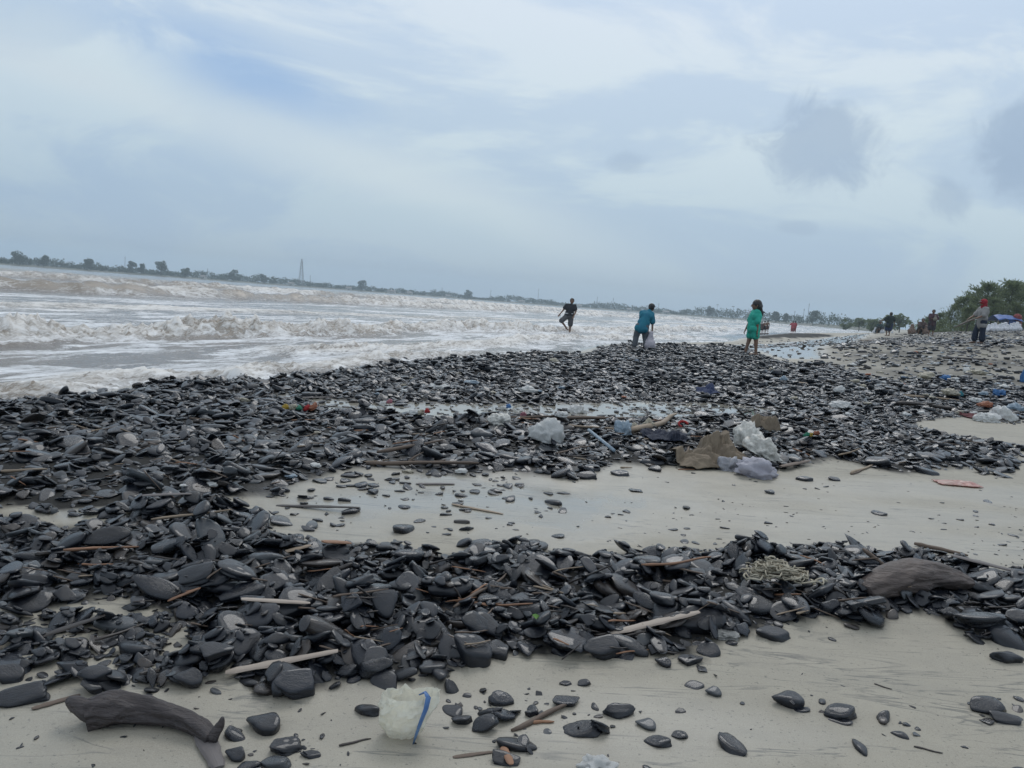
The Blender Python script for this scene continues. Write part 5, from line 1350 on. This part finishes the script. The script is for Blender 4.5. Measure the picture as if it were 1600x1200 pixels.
# ------------------------------------------------------------------ litter
def film(name, c1, c2=None, alpha=1.0, rough=0.32):
    mt = simple_mat(name, c1, c2 or tuple(x * 0.8 for x in c1), rough, 14, 0.5, 0.01, alpha=alpha, rand=0.08)
    nt = mt.node_tree; b = nt.nodes['Principled BSDF']; src = b.inputs['Base Color'].links[0].from_socket
    tr = nt.nodes.new('ShaderNodeBsdfTranslucent'); nt.links.new(src, tr.inputs['Color']); mx = nt.nodes.new('ShaderNodeMixShader'); mx.inputs[0].default_value = 0.35 * alpha
    nt.links.new(b.outputs[0], mx.inputs[1]); nt.links.new(tr.outputs[0], mx.inputs[2]); nt.links.new(mx.outputs[0], nt.nodes['Material Output'].inputs['Surface'])
    return mt
M_W = film('white_plastic', (0.84, 0.84, 0.82), (0.68, 0.68, 0.66)); M_C = film('cream_plastic', (0.62, 0.57, 0.45), (0.45, 0.42, 0.34)); M_B = film('blue_plastic', (0.05, 0.17, 0.42), (0.08, 0.25, 0.5)); M_PB = film('pale_blue_plastic', (0.42, 0.52, 0.60))
M_P = film('pink_plastic', (0.50, 0.20, 0.24)); M_O = film('orange_plastic', (0.50, 0.20, 0.11)); M_G = film('green_plastic', (0.03, 0.30, 0.18)); M_Y = film('yellow_plastic', (0.60, 0.42, 0.06)); M_R = film('red_plastic', (0.50, 0.03, 0.03)); M_L = film('lavender_sack', (0.55, 0.54, 0.60), (0.42, 0.41, 0.46))
M_DW = simple_mat('dirty_white_sack', (0.76, 0.74, 0.68), (0.42, 0.40, 0.36), 0.5, 5, 0.4, 0.02)
TAN = cloth('tan_fabric', (0.21, 0.165, 0.115), (0.13, 0.10, 0.07)); NAVY = cloth('navy_fabric', (0.014, 0.020, 0.040)); MAR = cloth('maroon_fabric', (0.10, 0.018, 0.022))
def crumple_mesh(seed, amp=0.38, sub=4, flat=0.2):
    bm = bmesh.new(); bmesh.ops.create_icosphere(bm, subdivisions=sub, radius=1.0); D = np.array([v.co[:] for v in bm.verts])
    rid = lambda k, sd: 1 - 2 * np.abs(fbm(D[:, 0] * k + seed, D[:, 1] * k, D[:, 2] * k, oct=2, seed=sd))
    f = 0.9 * fbm(D[:, 0] * 1.3 + seed, D[:, 1] * 1.3, D[:, 2] * 1.3, oct=2, seed=seed) * 1.6 + 0.75 * rid(2.2, seed + 1) + 0.50 * rid(5.0, seed + 2) + 0.22 * rid(11.0, seed + 4) - 0.4
    V = D * (1 + amp * f)[:, None]; V[:, 2] = np.where(V[:, 2] < -flat, -flat + (V[:, 2] + flat) * 0.25, V[:, 2])
    V -= (V.max(0) + V.min(0)) / 2; V /= np.abs(V).max(0)
    for v_, c_ in zip(bm.verts, V): v_.co = c_
    me = bpy.data.meshes.new('crumple'); bm.to_mesh(me); bm.free(); me.polygons.foreach_set('use_smooth', np.ones(len(me.polygons), bool)); return me
CRM = [crumple_mesh(s, 0.46, 4) for s in range(8)]; CRS = [crumple_mesh(s + 20, 0.55, 3) for s in range(6)]
def with_mat(me, mat):
    key = (me.name, mat.name)
    if key not in _WM: m2 = me.copy(); m2.materials.clear(); m2.materials.append(mat); _WM[key] = m2
    return _WM[key]
_WM = {}
def crumple(name, px, py, w, h, mat, label, cat='plastic bag', seed=0, group=None, depth=0.75, small=False, rz=None, tilt=0.0):
    """px,py is the bottom centre of the thing; w,h its size in photo pixels."""
    p = Vector(at(px, py)); s = scale_at(p); me = with_mat((CRS if small else CRM)[seed % (6 if small else 8)], mat)
    a, c = w * s / 2, h * s / 2
    o = link(name, me, loc=(p.x, p.y + a * depth * 0.6, p.z + c * 0.8), rot=(0, tilt, (rz if rz is not None else rs.uniform(-0.3, 0.3))), scale=(a, a * depth, c))
    tag(o, label, cat, group); return o
def sheet(name, px, py, w, d, mat, label, cat='cloth', seed=0, fold=0.25, rz=0.0, lift=0.4, parent=None, n=(60, 40), edge=0.12, group=None):
    """A limp folded sheet draped over whatever lies there; w,d in photo pixels (width, depth on the ground)."""
    p = Vector(at(px, py)); s = scale_at(p); W_, D_ = w * s, d * s
    u, v = np.meshgrid(np.linspace(-0.5, 0.5, n[0]), np.linspace(-0.5, 0.5, n[1]), indexing='ij'); u, v = u.ravel(), v.ravel()
    rim = np.clip((np.maximum(np.abs(u), np.abs(v)) - 0.3) / 0.2, 0, 1)
    x = u * W_ * (1 + edge * fbm(u * 3 + seed, v * 3, oct=2, seed=seed)) ; y = v * D_ * (1 + 2 * edge * fbm(u * 4, v * 3 + seed, oct=2, seed=seed + 1))
    c_, s_ = math.cos(rz), math.sin(rz); X_ = p.x + x * c_ - y * s_; Y_ = p.y + x * s_ + y * c_
    hb = np.max([heap_h(X_ + dx, Y_ + dy) for dx in (-.02, 0, .02) for dy in (-.02, 0, .02)], 0)
    rd = 1 - 2 * np.abs(fbm(u * 4.6 + v * 2.0 + seed * 1.3, v * 2.6 - u, oct=3, seed=seed + 3))
    z_ = hb + 0.006 + fold * W_ * lift * (np.clip(0.35 + 0.5 * rd + 0.3 * fbm(u * 2, v * 2 + seed, oct=2, seed=seed + 5), 0, 1.2)) * (1 - 0.75 * rim)
    x2 = X_ + 0.10 * W_ * fold * rd; i = np.arange(n[0] - 1)[:, None] * n[1] + np.arange(n[1] - 1)[None, :]
    F_ = np.stack([i, i + n[1], i + n[1] + 1, i + 1], -1).reshape(-1, 4)
    me = mesh_data(name, np.stack([x2 - p.x, Y_ - p.y, z_ - p.z], -1), F_)
    o = link(name, me, mat, parent, loc=p if parent is None else (0, 0, 0)); sm = o.modifiers.new('thick', 'SOLIDIFY'); sm.thickness = 0.004; sm.offset = 0
    if parent is None: tag(o, label, cat, group)
    return o
# clear bag with the blue rim, foreground
p = Vector(at(628, 1148)); s = scale_at(p); t = empty('plastic_bag', p)
def bag_shell(seed, n=(110, 60)):
    a, v = np.meshgrid(np.linspace(0, 2 * math.pi, n[0], endpoint=False), np.linspace(0, 1, n[1]), indexing='ij'); a, v = a.ravel(), v.ravel()
    rw = (0.30 + 0.78 * np.sin(np.clip(v * 1.9 + 0.35, 0, math.pi * 0.62))) * 34 * s
    rid = 1 - 2 * np.abs(fbm(np.cos(a) * 1.8 + seed, np.sin(a) * 1.8, v * 2.2, oct=3, seed=seed)); rid2 = 1 - 2 * np.abs(fbm(np.cos(a) * 4.5, np.sin(a) * 4.5 + seed, v * 5, oct=2, seed=seed + 2))
    rr = rw * (1 + 0.38 * rid + 0.20 * rid2)
    x = rr * np.cos(a) * 0.85 + (v - 0.2) * 14 * s; y = rr * np.sin(a) * 0.55; z_ = v * 66 * s + 6 * s * rid * v + 5 * s * np.cos(a) * v
    return x, y, np.maximum(z_, 0.002), n
x, y, z_, n = bag_shell(4); i0 = np.arange(n[0])[:, None]; j0 = np.arange(n[1] - 1)[None, :]
F_ = np.stack([i0 * n[1] + j0, ((i0 + 1) % n[0]) * n[1] + j0, ((i0 + 1) % n[0]) * n[1] + j0 + 1, i0 * n[1] + j0 + 1], -1).reshape(-1, 4)
CLEAR = film('clear_cream_film', (0.86, 0.83, 0.70), (0.76, 0.74, 0.66), alpha=0.82, rough=0.18)
link('film', mesh_data('film', np.stack([x, y, z_], -1), F_), CLEAR, t)
RIM = film('blue_rim', (0.07, 0.20, 0.50), (0.25, 0.40, 0.62), rough=0.25)
mb = MB(); mb.tube([Vector((21, -24, 1)) * s, Vector((25, -27, 18)) * s, Vector((31, -28, 40)) * s, Vector((37, -25, 60)) * s, Vector((39, -18, 74)) * s, Vector((33, -12, 79)) * s, Vector((24, -12, 74)) * s], [2.0 * s, 3.5 * s, 5 * s, 6 * s, 6.5 * s, 5.5 * s, 3 * s], 10, rough=0.25, seed=3, flat=0.3)
mb.build('blue_rim', RIM, t)
tag(t, 'crumpled clear plastic bag with a blue rim on the front sand', 'plastic bag')
crumple('plastic_bag', 935, 1212, 70, 26, M_W, 'white plastic cut off by the bottom edge of the picture', seed=1)
crumple('food_wrapper', 1136, 1000, 50, 13, film('silver_foil', (0.55, 0.54, 0.50), (0.35, 0.34, 0.32), rough=0.2), 'crumpled silvery wrapper tucked in the right half of the foreground bank', 'wrapper', 2)
# pale netting tangle
p = Vector(at(1212, 905)); s = scale_at(p); NETM = simple_mat('pale_netting', (0.46, 0.42, 0.33), (0.30, 0.26, 0.19), 0.8, 30, 0.4)
mb = MB(); rn = random.Random(8)
for k in range(120):
    c0 = Vector((rn.gauss(0, 24), rn.gauss(0, 12), 0)) * s; c0.z = (26 * math.exp(-(c0.x / (34 * s)) ** 2) * rn.uniform(0.1, 1.0)) * s
    a = rn.uniform(0, 6.28); R_ = rn.uniform(5, 13) * s; pts = []
    for j in range(8):
        q = a + j * rn.uniform(0.35, 0.7); pts.append(c0 + Vector((math.cos(q) * R_ * 1.3, math.sin(q) * R_, abs(math.sin(q * 1.7)) * R_ * 0.6)))
    mb.tube(pts, rn.uniform(0.9, 2.0) * s, 5)
tag(mb.build('netting', NETM, loc=p), 'pale tangle of frayed netting on the right of the foreground bank', 'netting')
tag(link('leaf', MB().add([(-.5, 0, 0), (-.2, -.22, .05), (.2, -.2, .06), (.5, 0, .02), (.2, .2, .06), (-.2, .22, .05), (0, 0, .0)], [(0, 1, 6), (1, 2, 6), (2, 3, 6), (3, 4, 6), (4, 5, 6), (5, 0, 6)]).mesh('leaf'), simple_mat('green_leaf', (0.14, 0.30, 0.05), None, 0.5), loc=Vector(at(838, 978)) + Vector((0, -.01, 0.02)), rot=(0.7, 0.5, 0.3), scale=(0.04, 0.04, 0.04)), 'single fresh green leaf on the foreground bank', 'leaf')
# the rubbish heap
def gear(kind, *a, **k): return (crumple if kind == 'c' else sheet)(*a, **k)
crumple('plastic_bag', 853, 690, 62, 42, M_W, 'crumpled white plastic bag at the left end of the rubbish heap', seed=3, tilt=0.1)
crumple('plastic_bag', 973, 678, 30, 24, M_PB, 'pale blue crumpled bag beside the thick tan branch', seed=5)
crumple('plastic_bag', 990, 677, 22, 20, M_C, 'small cream bag just right of the pale blue bag', seed=6)
crumple('plastic_bag', 902, 646, 32, 15, M_W, 'white plastic sheet ball by the wet channel behind the heap', seed=7)
crumple('sack', 780, 664, 40, 20, M_DW, 'frayed pale sack at the far left of the rubbish heap', 'sack', 2)
crumple('cup', 819, 650, 14, 10, M_P, 'pink cup lying behind the crumpled white plastic bag', 'cup', 4)
crumple('plastic_bag', 1014, 664, 20, 16, M_C, 'cream scrap of film behind the thick tan branch', seed=1)
crumple('plastic_bag', 877, 655, 24, 9, M_W, 'thin white scrap in front of the white plastic sheet ball', seed=2)
t_ = sheet('cloth', 1036, 688, 66, 60, NAVY, 'dark navy cloth draped over the rubbish heap', 'cloth', 3, 0.32)
sheet('cloth', 1118, 705, 78, 70, TAN, 'tan trousers cloth folded over the top of the rubbish heap', 'cloth', 5, 0.5, lift=0.62)
sheet('cloth', 1098, 728, 92, 60, TAN, 'tan cloth trailing down onto the sand from the heap', 'cloth', 7, 0.42, rz=0.25, lift=0.5)
sheet('cloth', 1190, 672, 46, 40, TAN, 'small tan cloth lump behind the dirty white sack', 'cloth', 9, 0.7, lift=0.8)
p = at(1185, 718); s = scale_at(p)
o = crumple('sack', 1172, 700, 52, 46, M_DW, 'dirty white sack end standing highest on the rubbish heap', 'sack', 0, depth=0.8)
o = crumple('sack', 1197, 717, 72, 36, M_DW, 'long dirty white sack slumping down the rubbish heap', 'sack', 4, tilt=0.42, depth=0.7)
crumple('sack', 1188, 747, 72, 34, M_L, 'lavender-grey sack at the sand edge of the rubbish heap', 'sack', 6, tilt=0.12)
crumple('plastic_bag', 1140, 736, 40, 24, film('striped_film', (0.30, 0.33, 0.40), (0.62, 0.60, 0.60)), 'grey and white striped wrapper between the tan cloth and lavender sack', 'wrapper', 5)
crumple('plastic_bag', 1076, 726, 42, 14, M_W, 'white rag at the lower left of the tan cloth', 'rag', 3)
mb = MB(); mb.tube([(math.cos(q) * 7, math.sin(q) * 3, 2 + math.sin(q) * 4) for q in np.linspace(0, 4.4, 12)], 1.9, 7)
p = Vector(at(1067, 668)); s = scale_at(p); tag(mb.build('plastic_ring', M_R, loc=p + Vector((0, 0, 3 * s)), scale=(s, s, s)), 'bright red plastic ring piece on the rubbish heap', 'plastic ring')
a = Vector(at(919, 682)); b = Vector(at(959, 709)); mb = MB(); c = (a + b) / 2; s = scale_at(c); mb.tube([a - c, b - c], 2.6 * s, 10); tag(mb.build('plastic_tube', M_PB, loc=c + Vector((0, 0, 5 * s))), 'straight pale blue plastic tube slanting down the heap', 'tube')
# bright wrappers: body of several colours
def wrapper(px, py, w, cols, label, seed):
    p = Vector(at(px, py)); s = scale_at(p); t = empty('food_wrapper', p); n = len(cols)
    for i, mt_ in enumerate(cols):
        a = w * s / n * 0.75
        link('panel', with_mat(CRM[(seed + i) % 8], mt_), None, t, loc=((i - (n - 1) / 2) * w * s / n, a * 0.4 * ((i % 2) - .5), a * 0.45 + (0.02 * (i == n - 1))), rot=(0, (i - 1) * 0.2, i), scale=(a, a * 0.6, a * 0.55))
    tag(t, label, 'wrapper'); return t
wrapper(468, 640, 54, [M_Y, M_C, M_G, M_R, M_O], 'yellow, green and red snack wrapper on the left of the middle bank', 1)
wrapper(1267, 682, 24, [M_G, M_Y, M_O], 'green and yellow wrapper standing on the right of the rubbish heap', 3)
wrapper(657, 648, 32, [M_W, M_C, M_R], 'white and red wrapper on the middle bank behind the dark stick', 5)
wrapper(603, 633, 18, [M_W, M_P], 'small pink and white scrap near the wet channel', 2)
wrapper(790, 640, 16, [M_W, M_B], 'small white and blue scrap behind the frayed sack', 4)
sheet('plastic_bag', 1495, 757, 66, 34, film('pinkish_film', (0.62, 0.47, 0.40), (0.60, 0.30, 0.26)), 'flat pinkish plastic bag lying on the sand beside the glossy oblong rock', 'plastic bag', 4, 0.16)
crumple('plastic_bag', 1548, 660, 44, 16, M_W, 'low end of the white bag on sand in front of the maroon cloth', seed=2)
crumple('plastic_bag', 1572, 657, 42, 26, M_W, 'large white plastic bag standing on sand by the picture edge', seed=4)
sheet('cloth', 1530, 653, 50, 40, MAR, 'maroon cloth lying behind the large white bag', 'cloth', 2, 0.22)
crumple('plastic_bag', 1524, 650, 16, 8, M_W, 'small square white scrap on the maroon cloth', seed=6)
crumple('plastic_bag', 1541, 636, 26, 10, M_O, 'orange crumpled plastic on the litter strip by the picture edge', seed=3)
crumple('plastic_bag', 1590, 642, 30, 14, M_PB, 'pale blue bottle-like plastic above the large white bag', seed=1)
crumple('plastic_bag', 1563, 619, 20, 11, M_B, 'blue plastic bag on the litter strip by the picture edge', seed=5)
crumple('plastic_bag', 1488, 620, 28, 12, M_C, 'cream plastic piece with a turquoise end on the litter strip', seed=0)
crumple('plastic_bag', 1502, 619, 9, 9, film('turquoise_plastic', (0.05, 0.30, 0.36)), 'small turquoise scrap touching the cream plastic piece', seed=1)
crumple('plastic_bag', 1527, 628, 20, 7, M_W, 'white flattened scrap left of the blue plastic bag', seed=2)
crumple('plastic_bag', 1312, 613, 20, 12, M_W, 'white plastic scrap right of the tan board on far pebbles', seed=3)
crumple('plastic_bag', 1318, 637, 40, 12, M_W, 'whitish wet plastic heap on the middle bank right of the green wrapper', seed=7)
crumple('plastic_bag', 1453, 593, 32, 12, M_C, 'cream bag beside a blue one on the upper litter field', seed=6)
crumple('plastic_bag', 1477, 595, 22, 12, M_B, 'bright blue bag beside the cream one on the upper litter field', seed=2)
crumple('plastic_bag', 1535, 584, 40, 8, M_C, 'long pale yellow plastic strip on the upper litter field', seed=4)
crumple('plastic_bag', 1511, 582, 13, 10, M_W, 'white peaked scrap left of the pale yellow strip', seed=5)
crumple('plastic_bag', 1603, 598, 16, 36, M_B, 'dark blue bundle cut by the picture edge on the upper beach', seed=3)
crumple('plastic_bag', 825, 613, 34, 11, M_W, 'white plastic on the far pebbles behind the wet channel', seed=1)
crumple('plastic_bag', 685, 606, 34, 8, M_W, 'flat white plastic on the far pebbles near the surf', seed=5)
crumple('plastic_bag', 737, 598, 28, 6, M_PB, 'pale blue scrap on the far pebbles near the surf', seed=6)
crumple('plastic_bag', 866, 566, 18, 8, M_C, 'cream scrap near the waterline behind the pebbles', seed=0)
crumple('plastic_bag', 384, 625, 32, 8, M_C, 'cream film by the surf edge on the left', seed=4)
sheet('cloth', 1105, 612, 30, 34, cloth('blue_rag', (0.025, 0.04, 0.10)), 'dark blue rag on the far pebbles below the girl', 'rag', 3, 0.3)
crumple('plastic_bottle', 1225, 595, 13, 9, M_PB, 'pale green bottle-like scrap below the girl', 'bottle', 1)
# small scraps nobody can tell apart
M_GR = film('grey_plastic', (0.34, 0.35, 0.36)); M_DB = film('dull_blue_plastic', (0.16, 0.24, 0.34))
SCM = [M_W] * 8 + [M_C] * 4 + [M_PB] * 3 + [M_GR] * 6 + [M_DB, M_DB, M_O]
def scraps(n, box, wr, label, group, seed):
    r_ = random.Random(seed); k = 0
    while k < n:
        px, py = r_.uniform(box[0], box[2]), box[1] + (box[3] - box[1]) * r_.random() ** 0.9
        w = r_.uniform(*wr) * (0.4 + 0.6 * (py - 500) / 120)
        crumple('plastic_scrap', px, py, w, w * r_.uniform(0.2, 0.42), r_.choice(SCM), label, 'plastic scrap', r_.randint(0, 5), group, small=True); k += 1
scraps(85, (1330, 537, 1600, 612), (7, 17), 'small plastic scrap on the upper litter field', 'scraps on the upper litter field', 1)
scraps(30, (1440, 519, 1600, 536), (7, 14), 'small pale scrap on the upper beach behind the headscarf wearer', 'scraps behind the headscarf wearer', 6)
scraps(34, (1230, 600, 1600, 650), (7, 16), 'small plastic scrap on the right of the middle bank', 'scraps on the right of the middle bank', 2)
scraps(34, (560, 556, 1230, 625), (6, 14), 'small pale scrap among the far pebbles', 'scraps among the far pebbles', 3)
scraps(12, (40, 640, 760, 760), (7, 13), 'small pale scrap among the stones of the middle bank', 'scraps in the middle bank', 4)

# ------------------------------------------------------------------ sacks and the tarp shelter on the upper beach
def gpt(px, dd):
    p = far_pt(px, dd, 0); p.z = float(ground_z(np.array([p.x]), np.array([p.y]))[0]); return p
SK = [sack_mesh('sack', 0.62, 0.80, k, vox=0.035, fold=0.05) for k in range(3)]
WS = simple_mat('white_sack', (0.70, 0.70, 0.72), (0.55, 0.56, 0.60), 0.55, 4, 0.3); BS = simple_mat('brown_sack', (0.20, 0.13, 0.10), (0.13, 0.09, 0.07), 0.8, 5)
for i in range(13):
    px = [1539, 1543, 1548, 1552, 1557, 1560, 1564, 1568, 1572, 1577, 1581, 1586, 1590][i]; q = gpt(px, 84 + (i * 7 % 5) * 0.5); k = 0.80 + 0.25 * ((i * 5) % 4) / 3
    o = link('sack', with_mat(SK[i % 3], WS), loc=q, rot=(0, 0, i * 1.3), scale=(k, k, k * 0.95)); tag(o, '%s white sack from the left in the row before the blue tarp' % ['first', 'second', 'third', 'fourth', 'fifth', 'sixth', 'seventh', 'eighth', 'ninth', 'tenth', 'eleventh', 'twelfth', 'thirteenth'][i], 'sack', 'white sacks before the blue tarp')
for px, dy, mt_, lab, k in ((1424, 0, BS, 'brown sack left of the crouching person in brown', 1.15), (1446, 0, BS, 'brown sack between the crouching and the standing person', 0.95), (1441, -1, WS, 'white sack in front of the crouching person in brown', 0.7),
                         (1367, 0, WS, 'white sack left of the far crouching person', 0.8), (1378, 0, WS, 'white sack right of the far crouching person', 0.75), (1394, 0, WS, 'small white sack right of the walking person in dark green', 0.4)):
    q = Vector(place(px, 522 if px > 1400 else 521)); o = link('sack', with_mat(SK[px % 3], mt_), loc=q, scale=(k, k, k)); tag(o, lab, 'sack')
# tarp shelter
q = gpt(1563, 88); k = 88 / F_PX; t = empty('tarp_shelter', q); TARP = simple_mat('blue_tarp', (0.030, 0.10, 0.33), (0.022, 0.075, 0.25), 0.45, 2, 0.2)
W_ = 32 * k; hh_ = 1.6
n = (20, 14); u, v = np.meshgrid(np.linspace(-1, 1, n[0]), np.linspace(0, 1, n[1]), indexing='ij'); u, v = u.ravel(), v.ravel()
zt = hh_ - 0.55 * np.abs(v * 2 - 0.8) - 0.30 * np.clip(-u - 0.5, 0, 1) - 0.10 * np.clip(u, 0, 1) + 0.06 * fbm(u * 4, v * 4, oct=2, seed=2)
i = np.arange(n[0] - 1)[:, None] * n[1] + np.arange(n[1] - 1)[None, :]
o = link('tarp', mesh_data('tarp', np.stack([u * W_ / 2, v * 2.6 - 1.3, zt], -1), np.stack([i, i + n[1], i + n[1] + 1, i + 1], -1).reshape(-1, 4)), TARP, t); sm = o.modifiers.new('t', 'SOLIDIFY'); sm.thickness = 0.01
u2, v2 = np.meshgrid(np.linspace(0, 1, 14), np.linspace(0, 1, 10), indexing='ij'); u2, v2 = u2.ravel(), v2.ravel(); i = np.arange(13)[:, None] * 10 + np.arange(9)[None, :]
o = link('side_sheet', mesh_data('side_sheet', np.stack([-0.1 + u2 * W_ * 0.5, -0.9 + 0.12 * fbm(u2 * 5, v2 * 2, oct=2, seed=4), 0.35 + v2 * (hh_ - 0.75 - 0.2 * u2)], -1), np.stack([i, i + 10, i + 11, i + 1], -1).reshape(-1, 4)), TARP, t); sm = o.modifiers.new('t', 'SOLIDIFY'); sm.thickness = 0.01
for sx in (-0.9, -0.1, 0.9):
    for y_ in (-1.0, 1.0): MB().tube([(sx * W_ / 2, y_, -0.2), (sx * W_ / 2, y_, hh_ - 0.55)], 0.04, 6).build('post', WD['t'], t)
tag(t, 'blue tarp shelter on posts below the casuarina grove', 'shelter')
q = gpt(1583, 88); m_ = MB(); m_.ell((0, 0, 0.55), (0.55, 0.45, 0.6)); m_.ell((0.1, 0, 1.15), (0.4, 0.35, 0.45)); m_.ell((-.2, 0, .3), (.6, .5, .35))
tag(link('bundle', remeshed('bundle', m_, 0.05, 2, 0.05, 3, 3), cloth('dull_red_cloth', (0.24, 0.05, 0.05)), loc=q), 'dull red heaped bundle at the right end of the blue tarp', 'bundle')

# ------------------------------------------------------------------ chips and spray
chips = []
rng = np.random.default_rng(77)
for k in range(2600):
    y = rng.uniform(1.6, 6.8); x = rng.uniform(-0.76, 0.76) * (y + 0.4)
    if rng.random() > 0.10 + 0.9 * max(0.0, float(fbm(np.array([x * 2.0]), np.array([y * 3.0]), oct=2, seed=12)[0]) * 2.0): continue
    a = rng.uniform(0.0022, 0.008); z_ = float(HN.at(np.array([x]), np.array([y]))[0])
    chips.append((x, y, z_ + a * 0.15, (rng.normal(0, 0.2), rng.normal(0, 0.2), rng.uniform(0, 6.28)), a * rng.uniform(1, 2.4), a * rng.uniform(0.4, 0.8), a * 0.3, int(rng.integers(0, len(VAR)))))
instancer('slate_chips', chips, lib, 'tiny dark chips strewn over the open sand', 'chips')


# ------------------------------------------------------------------ labels that single out each of the many alike pieces
LM = [(740,1012,'the big rounded stone at the bank edge'),(584,1042,'the five-sided slate block'),(458,1068,'the hollowed dark slab'),(112,1030,'the purplish oval stone'),(440,1036,'the pale split plank'),(298,1056,'the cracked oval stone'),
 (1025,972,'the pale carved-looking driftwood'),(1435,905,'the brown slab'),(1212,890,'the netting tangle'),(748,925,'the crossed sticks'),(838,975,'the green leaf'),(1136,994,'the silvery wrapper'),(430,949,'the pale broken board'),(288,938,'the orange-brown board end'),
 (525,860,'the small orange-brown block'),(298,845,'the long thin tan stick'),(158,859,'the long orange-brown stick'),(1056,889,'the thin orange-brown branch'),(1543,885,'the long pale grey board'),(1210,988,'the broad flat-topped stone'),(1538,968,'the layered slate boulder'),
 (940,1014,'the large overhanging slate'),(368,885,'the broad pale-blue slab'),(725,848,'the disc-shaped slate'),(1296,950,'the tall upright slate'),(563,940,'the thin brown stick'),(212,1140,'the driftwood log'),(112,974,'the curved black bark strip'),
 (853,670,'the crumpled white bag'),(468,633,'the yellow and red wrapper'),(1118,690,'the tan trousers'),(1188,730,'the lavender sack'),(660,727,'the long curved branch'),(497,792,'the half-sunk dark board'),(262,773,'the grey weathered board'),(37,736,'the tan stick at the picture edge'),
 (1036,675,'the navy cloth'),(1267,672,'the green and yellow wrapper'),(1372,720,'the glossy black rock'),(657,642,'the white and red wrapper'),(746,796,'the tan splinter on wet sand'),(970,738,'the oval stone apart on sand'),
 (1527,520,'the red headscarf wearer'),(1173,540,'the girl in green'),(1003,530,'the bending person'),(1388,512,'the walker in dark green'),(1477,590,'the bright blue bag'),(1535,580,'the pale yellow strip'),(1541,632,'the orange plastic'),(1563,614,'the blue bag on the litter strip'),
 (1450,621,'the long tan pole'),(1572,645,'the large white bag'),(1268,600,'the tan board on far pebbles'),(1312,607,'the white scrap by the tan board'),(825,608,'the white plastic behind the channel'),(685,603,'the flat white plastic near the surf'),(1105,605,'the dark blue rag'),(866,563,'the cream scrap near the waterline'),(1540,562,'the long dark pole')]
ORD = ['nearest', 'second nearest', 'third nearest', 'fourth nearest', 'fifth nearest', 'sixth nearest', 'seventh nearest', 'eighth nearest', 'ninth nearest', 'tenth nearest', 'eleventh nearest', 'twelfth nearest']
NOUN = {'slate_stone': 'dark slate cobble', 'twig': 'broken twig', 'plastic_scrap': 'plastic scrap'}
bpy.context.view_layer.update()
buckets = {}
for o in COL.objects:
    nm = o.name.split('.')[0]
    if nm not in NOUN or 'group' not in o: continue
    px, py, w = to_pix(o.matrix_world.translation)
    d2 = sorted((((px - x) ** 2 + ((py - y) * 1.6) ** 2) ** 0.5, i) for i, (x, y, _) in enumerate(LM)); dist, i = d2[0]
    dx, dy = px - LM[i][0], (py - LM[i][1]) * 1.4
    way = ('right of' if dx > 0 else 'left of') if abs(dx) > abs(dy) else ('below' if dy > 0 else 'above')
    if nm == 'slate_stone':
        a_, b_, c_ = o.scale; adj = 'slender' if b_ < 0.55 * a_ else ('thick' if c_ > 0.27 * a_ else 'flat broad')
    elif nm == 'twig': adj = {'dark_wet_wood': 'dark', 'brown_wood': 'brown', 'tan_wood': 'tan', 'orange_wood': 'orange-brown'}[o.data.materials[0].name]
    else: adj = {'white_plastic': 'white', 'cream_plastic': 'cream', 'pale_blue_plastic': 'pale blue', 'grey_plastic': 'grey', 'dull_blue_plastic': 'dull blue', 'orange_plastic': 'orange'}[o.data.materials[0].name]
    buckets.setdefault((adj, NOUN[nm], way, LM[i][2]), []).append((dist, o))
for (adj, noun, way, lm), rows in buckets.items():
    rows.sort(key=lambda r: r[0])
    for k, (_, o) in enumerate(rows):
        o['label'] = '%s %s%s %s %s' % (adj, noun, '' if len(rows) == 1 else ', ' + (ORD[k] if k < len(ORD) else 'far'), way, lm)
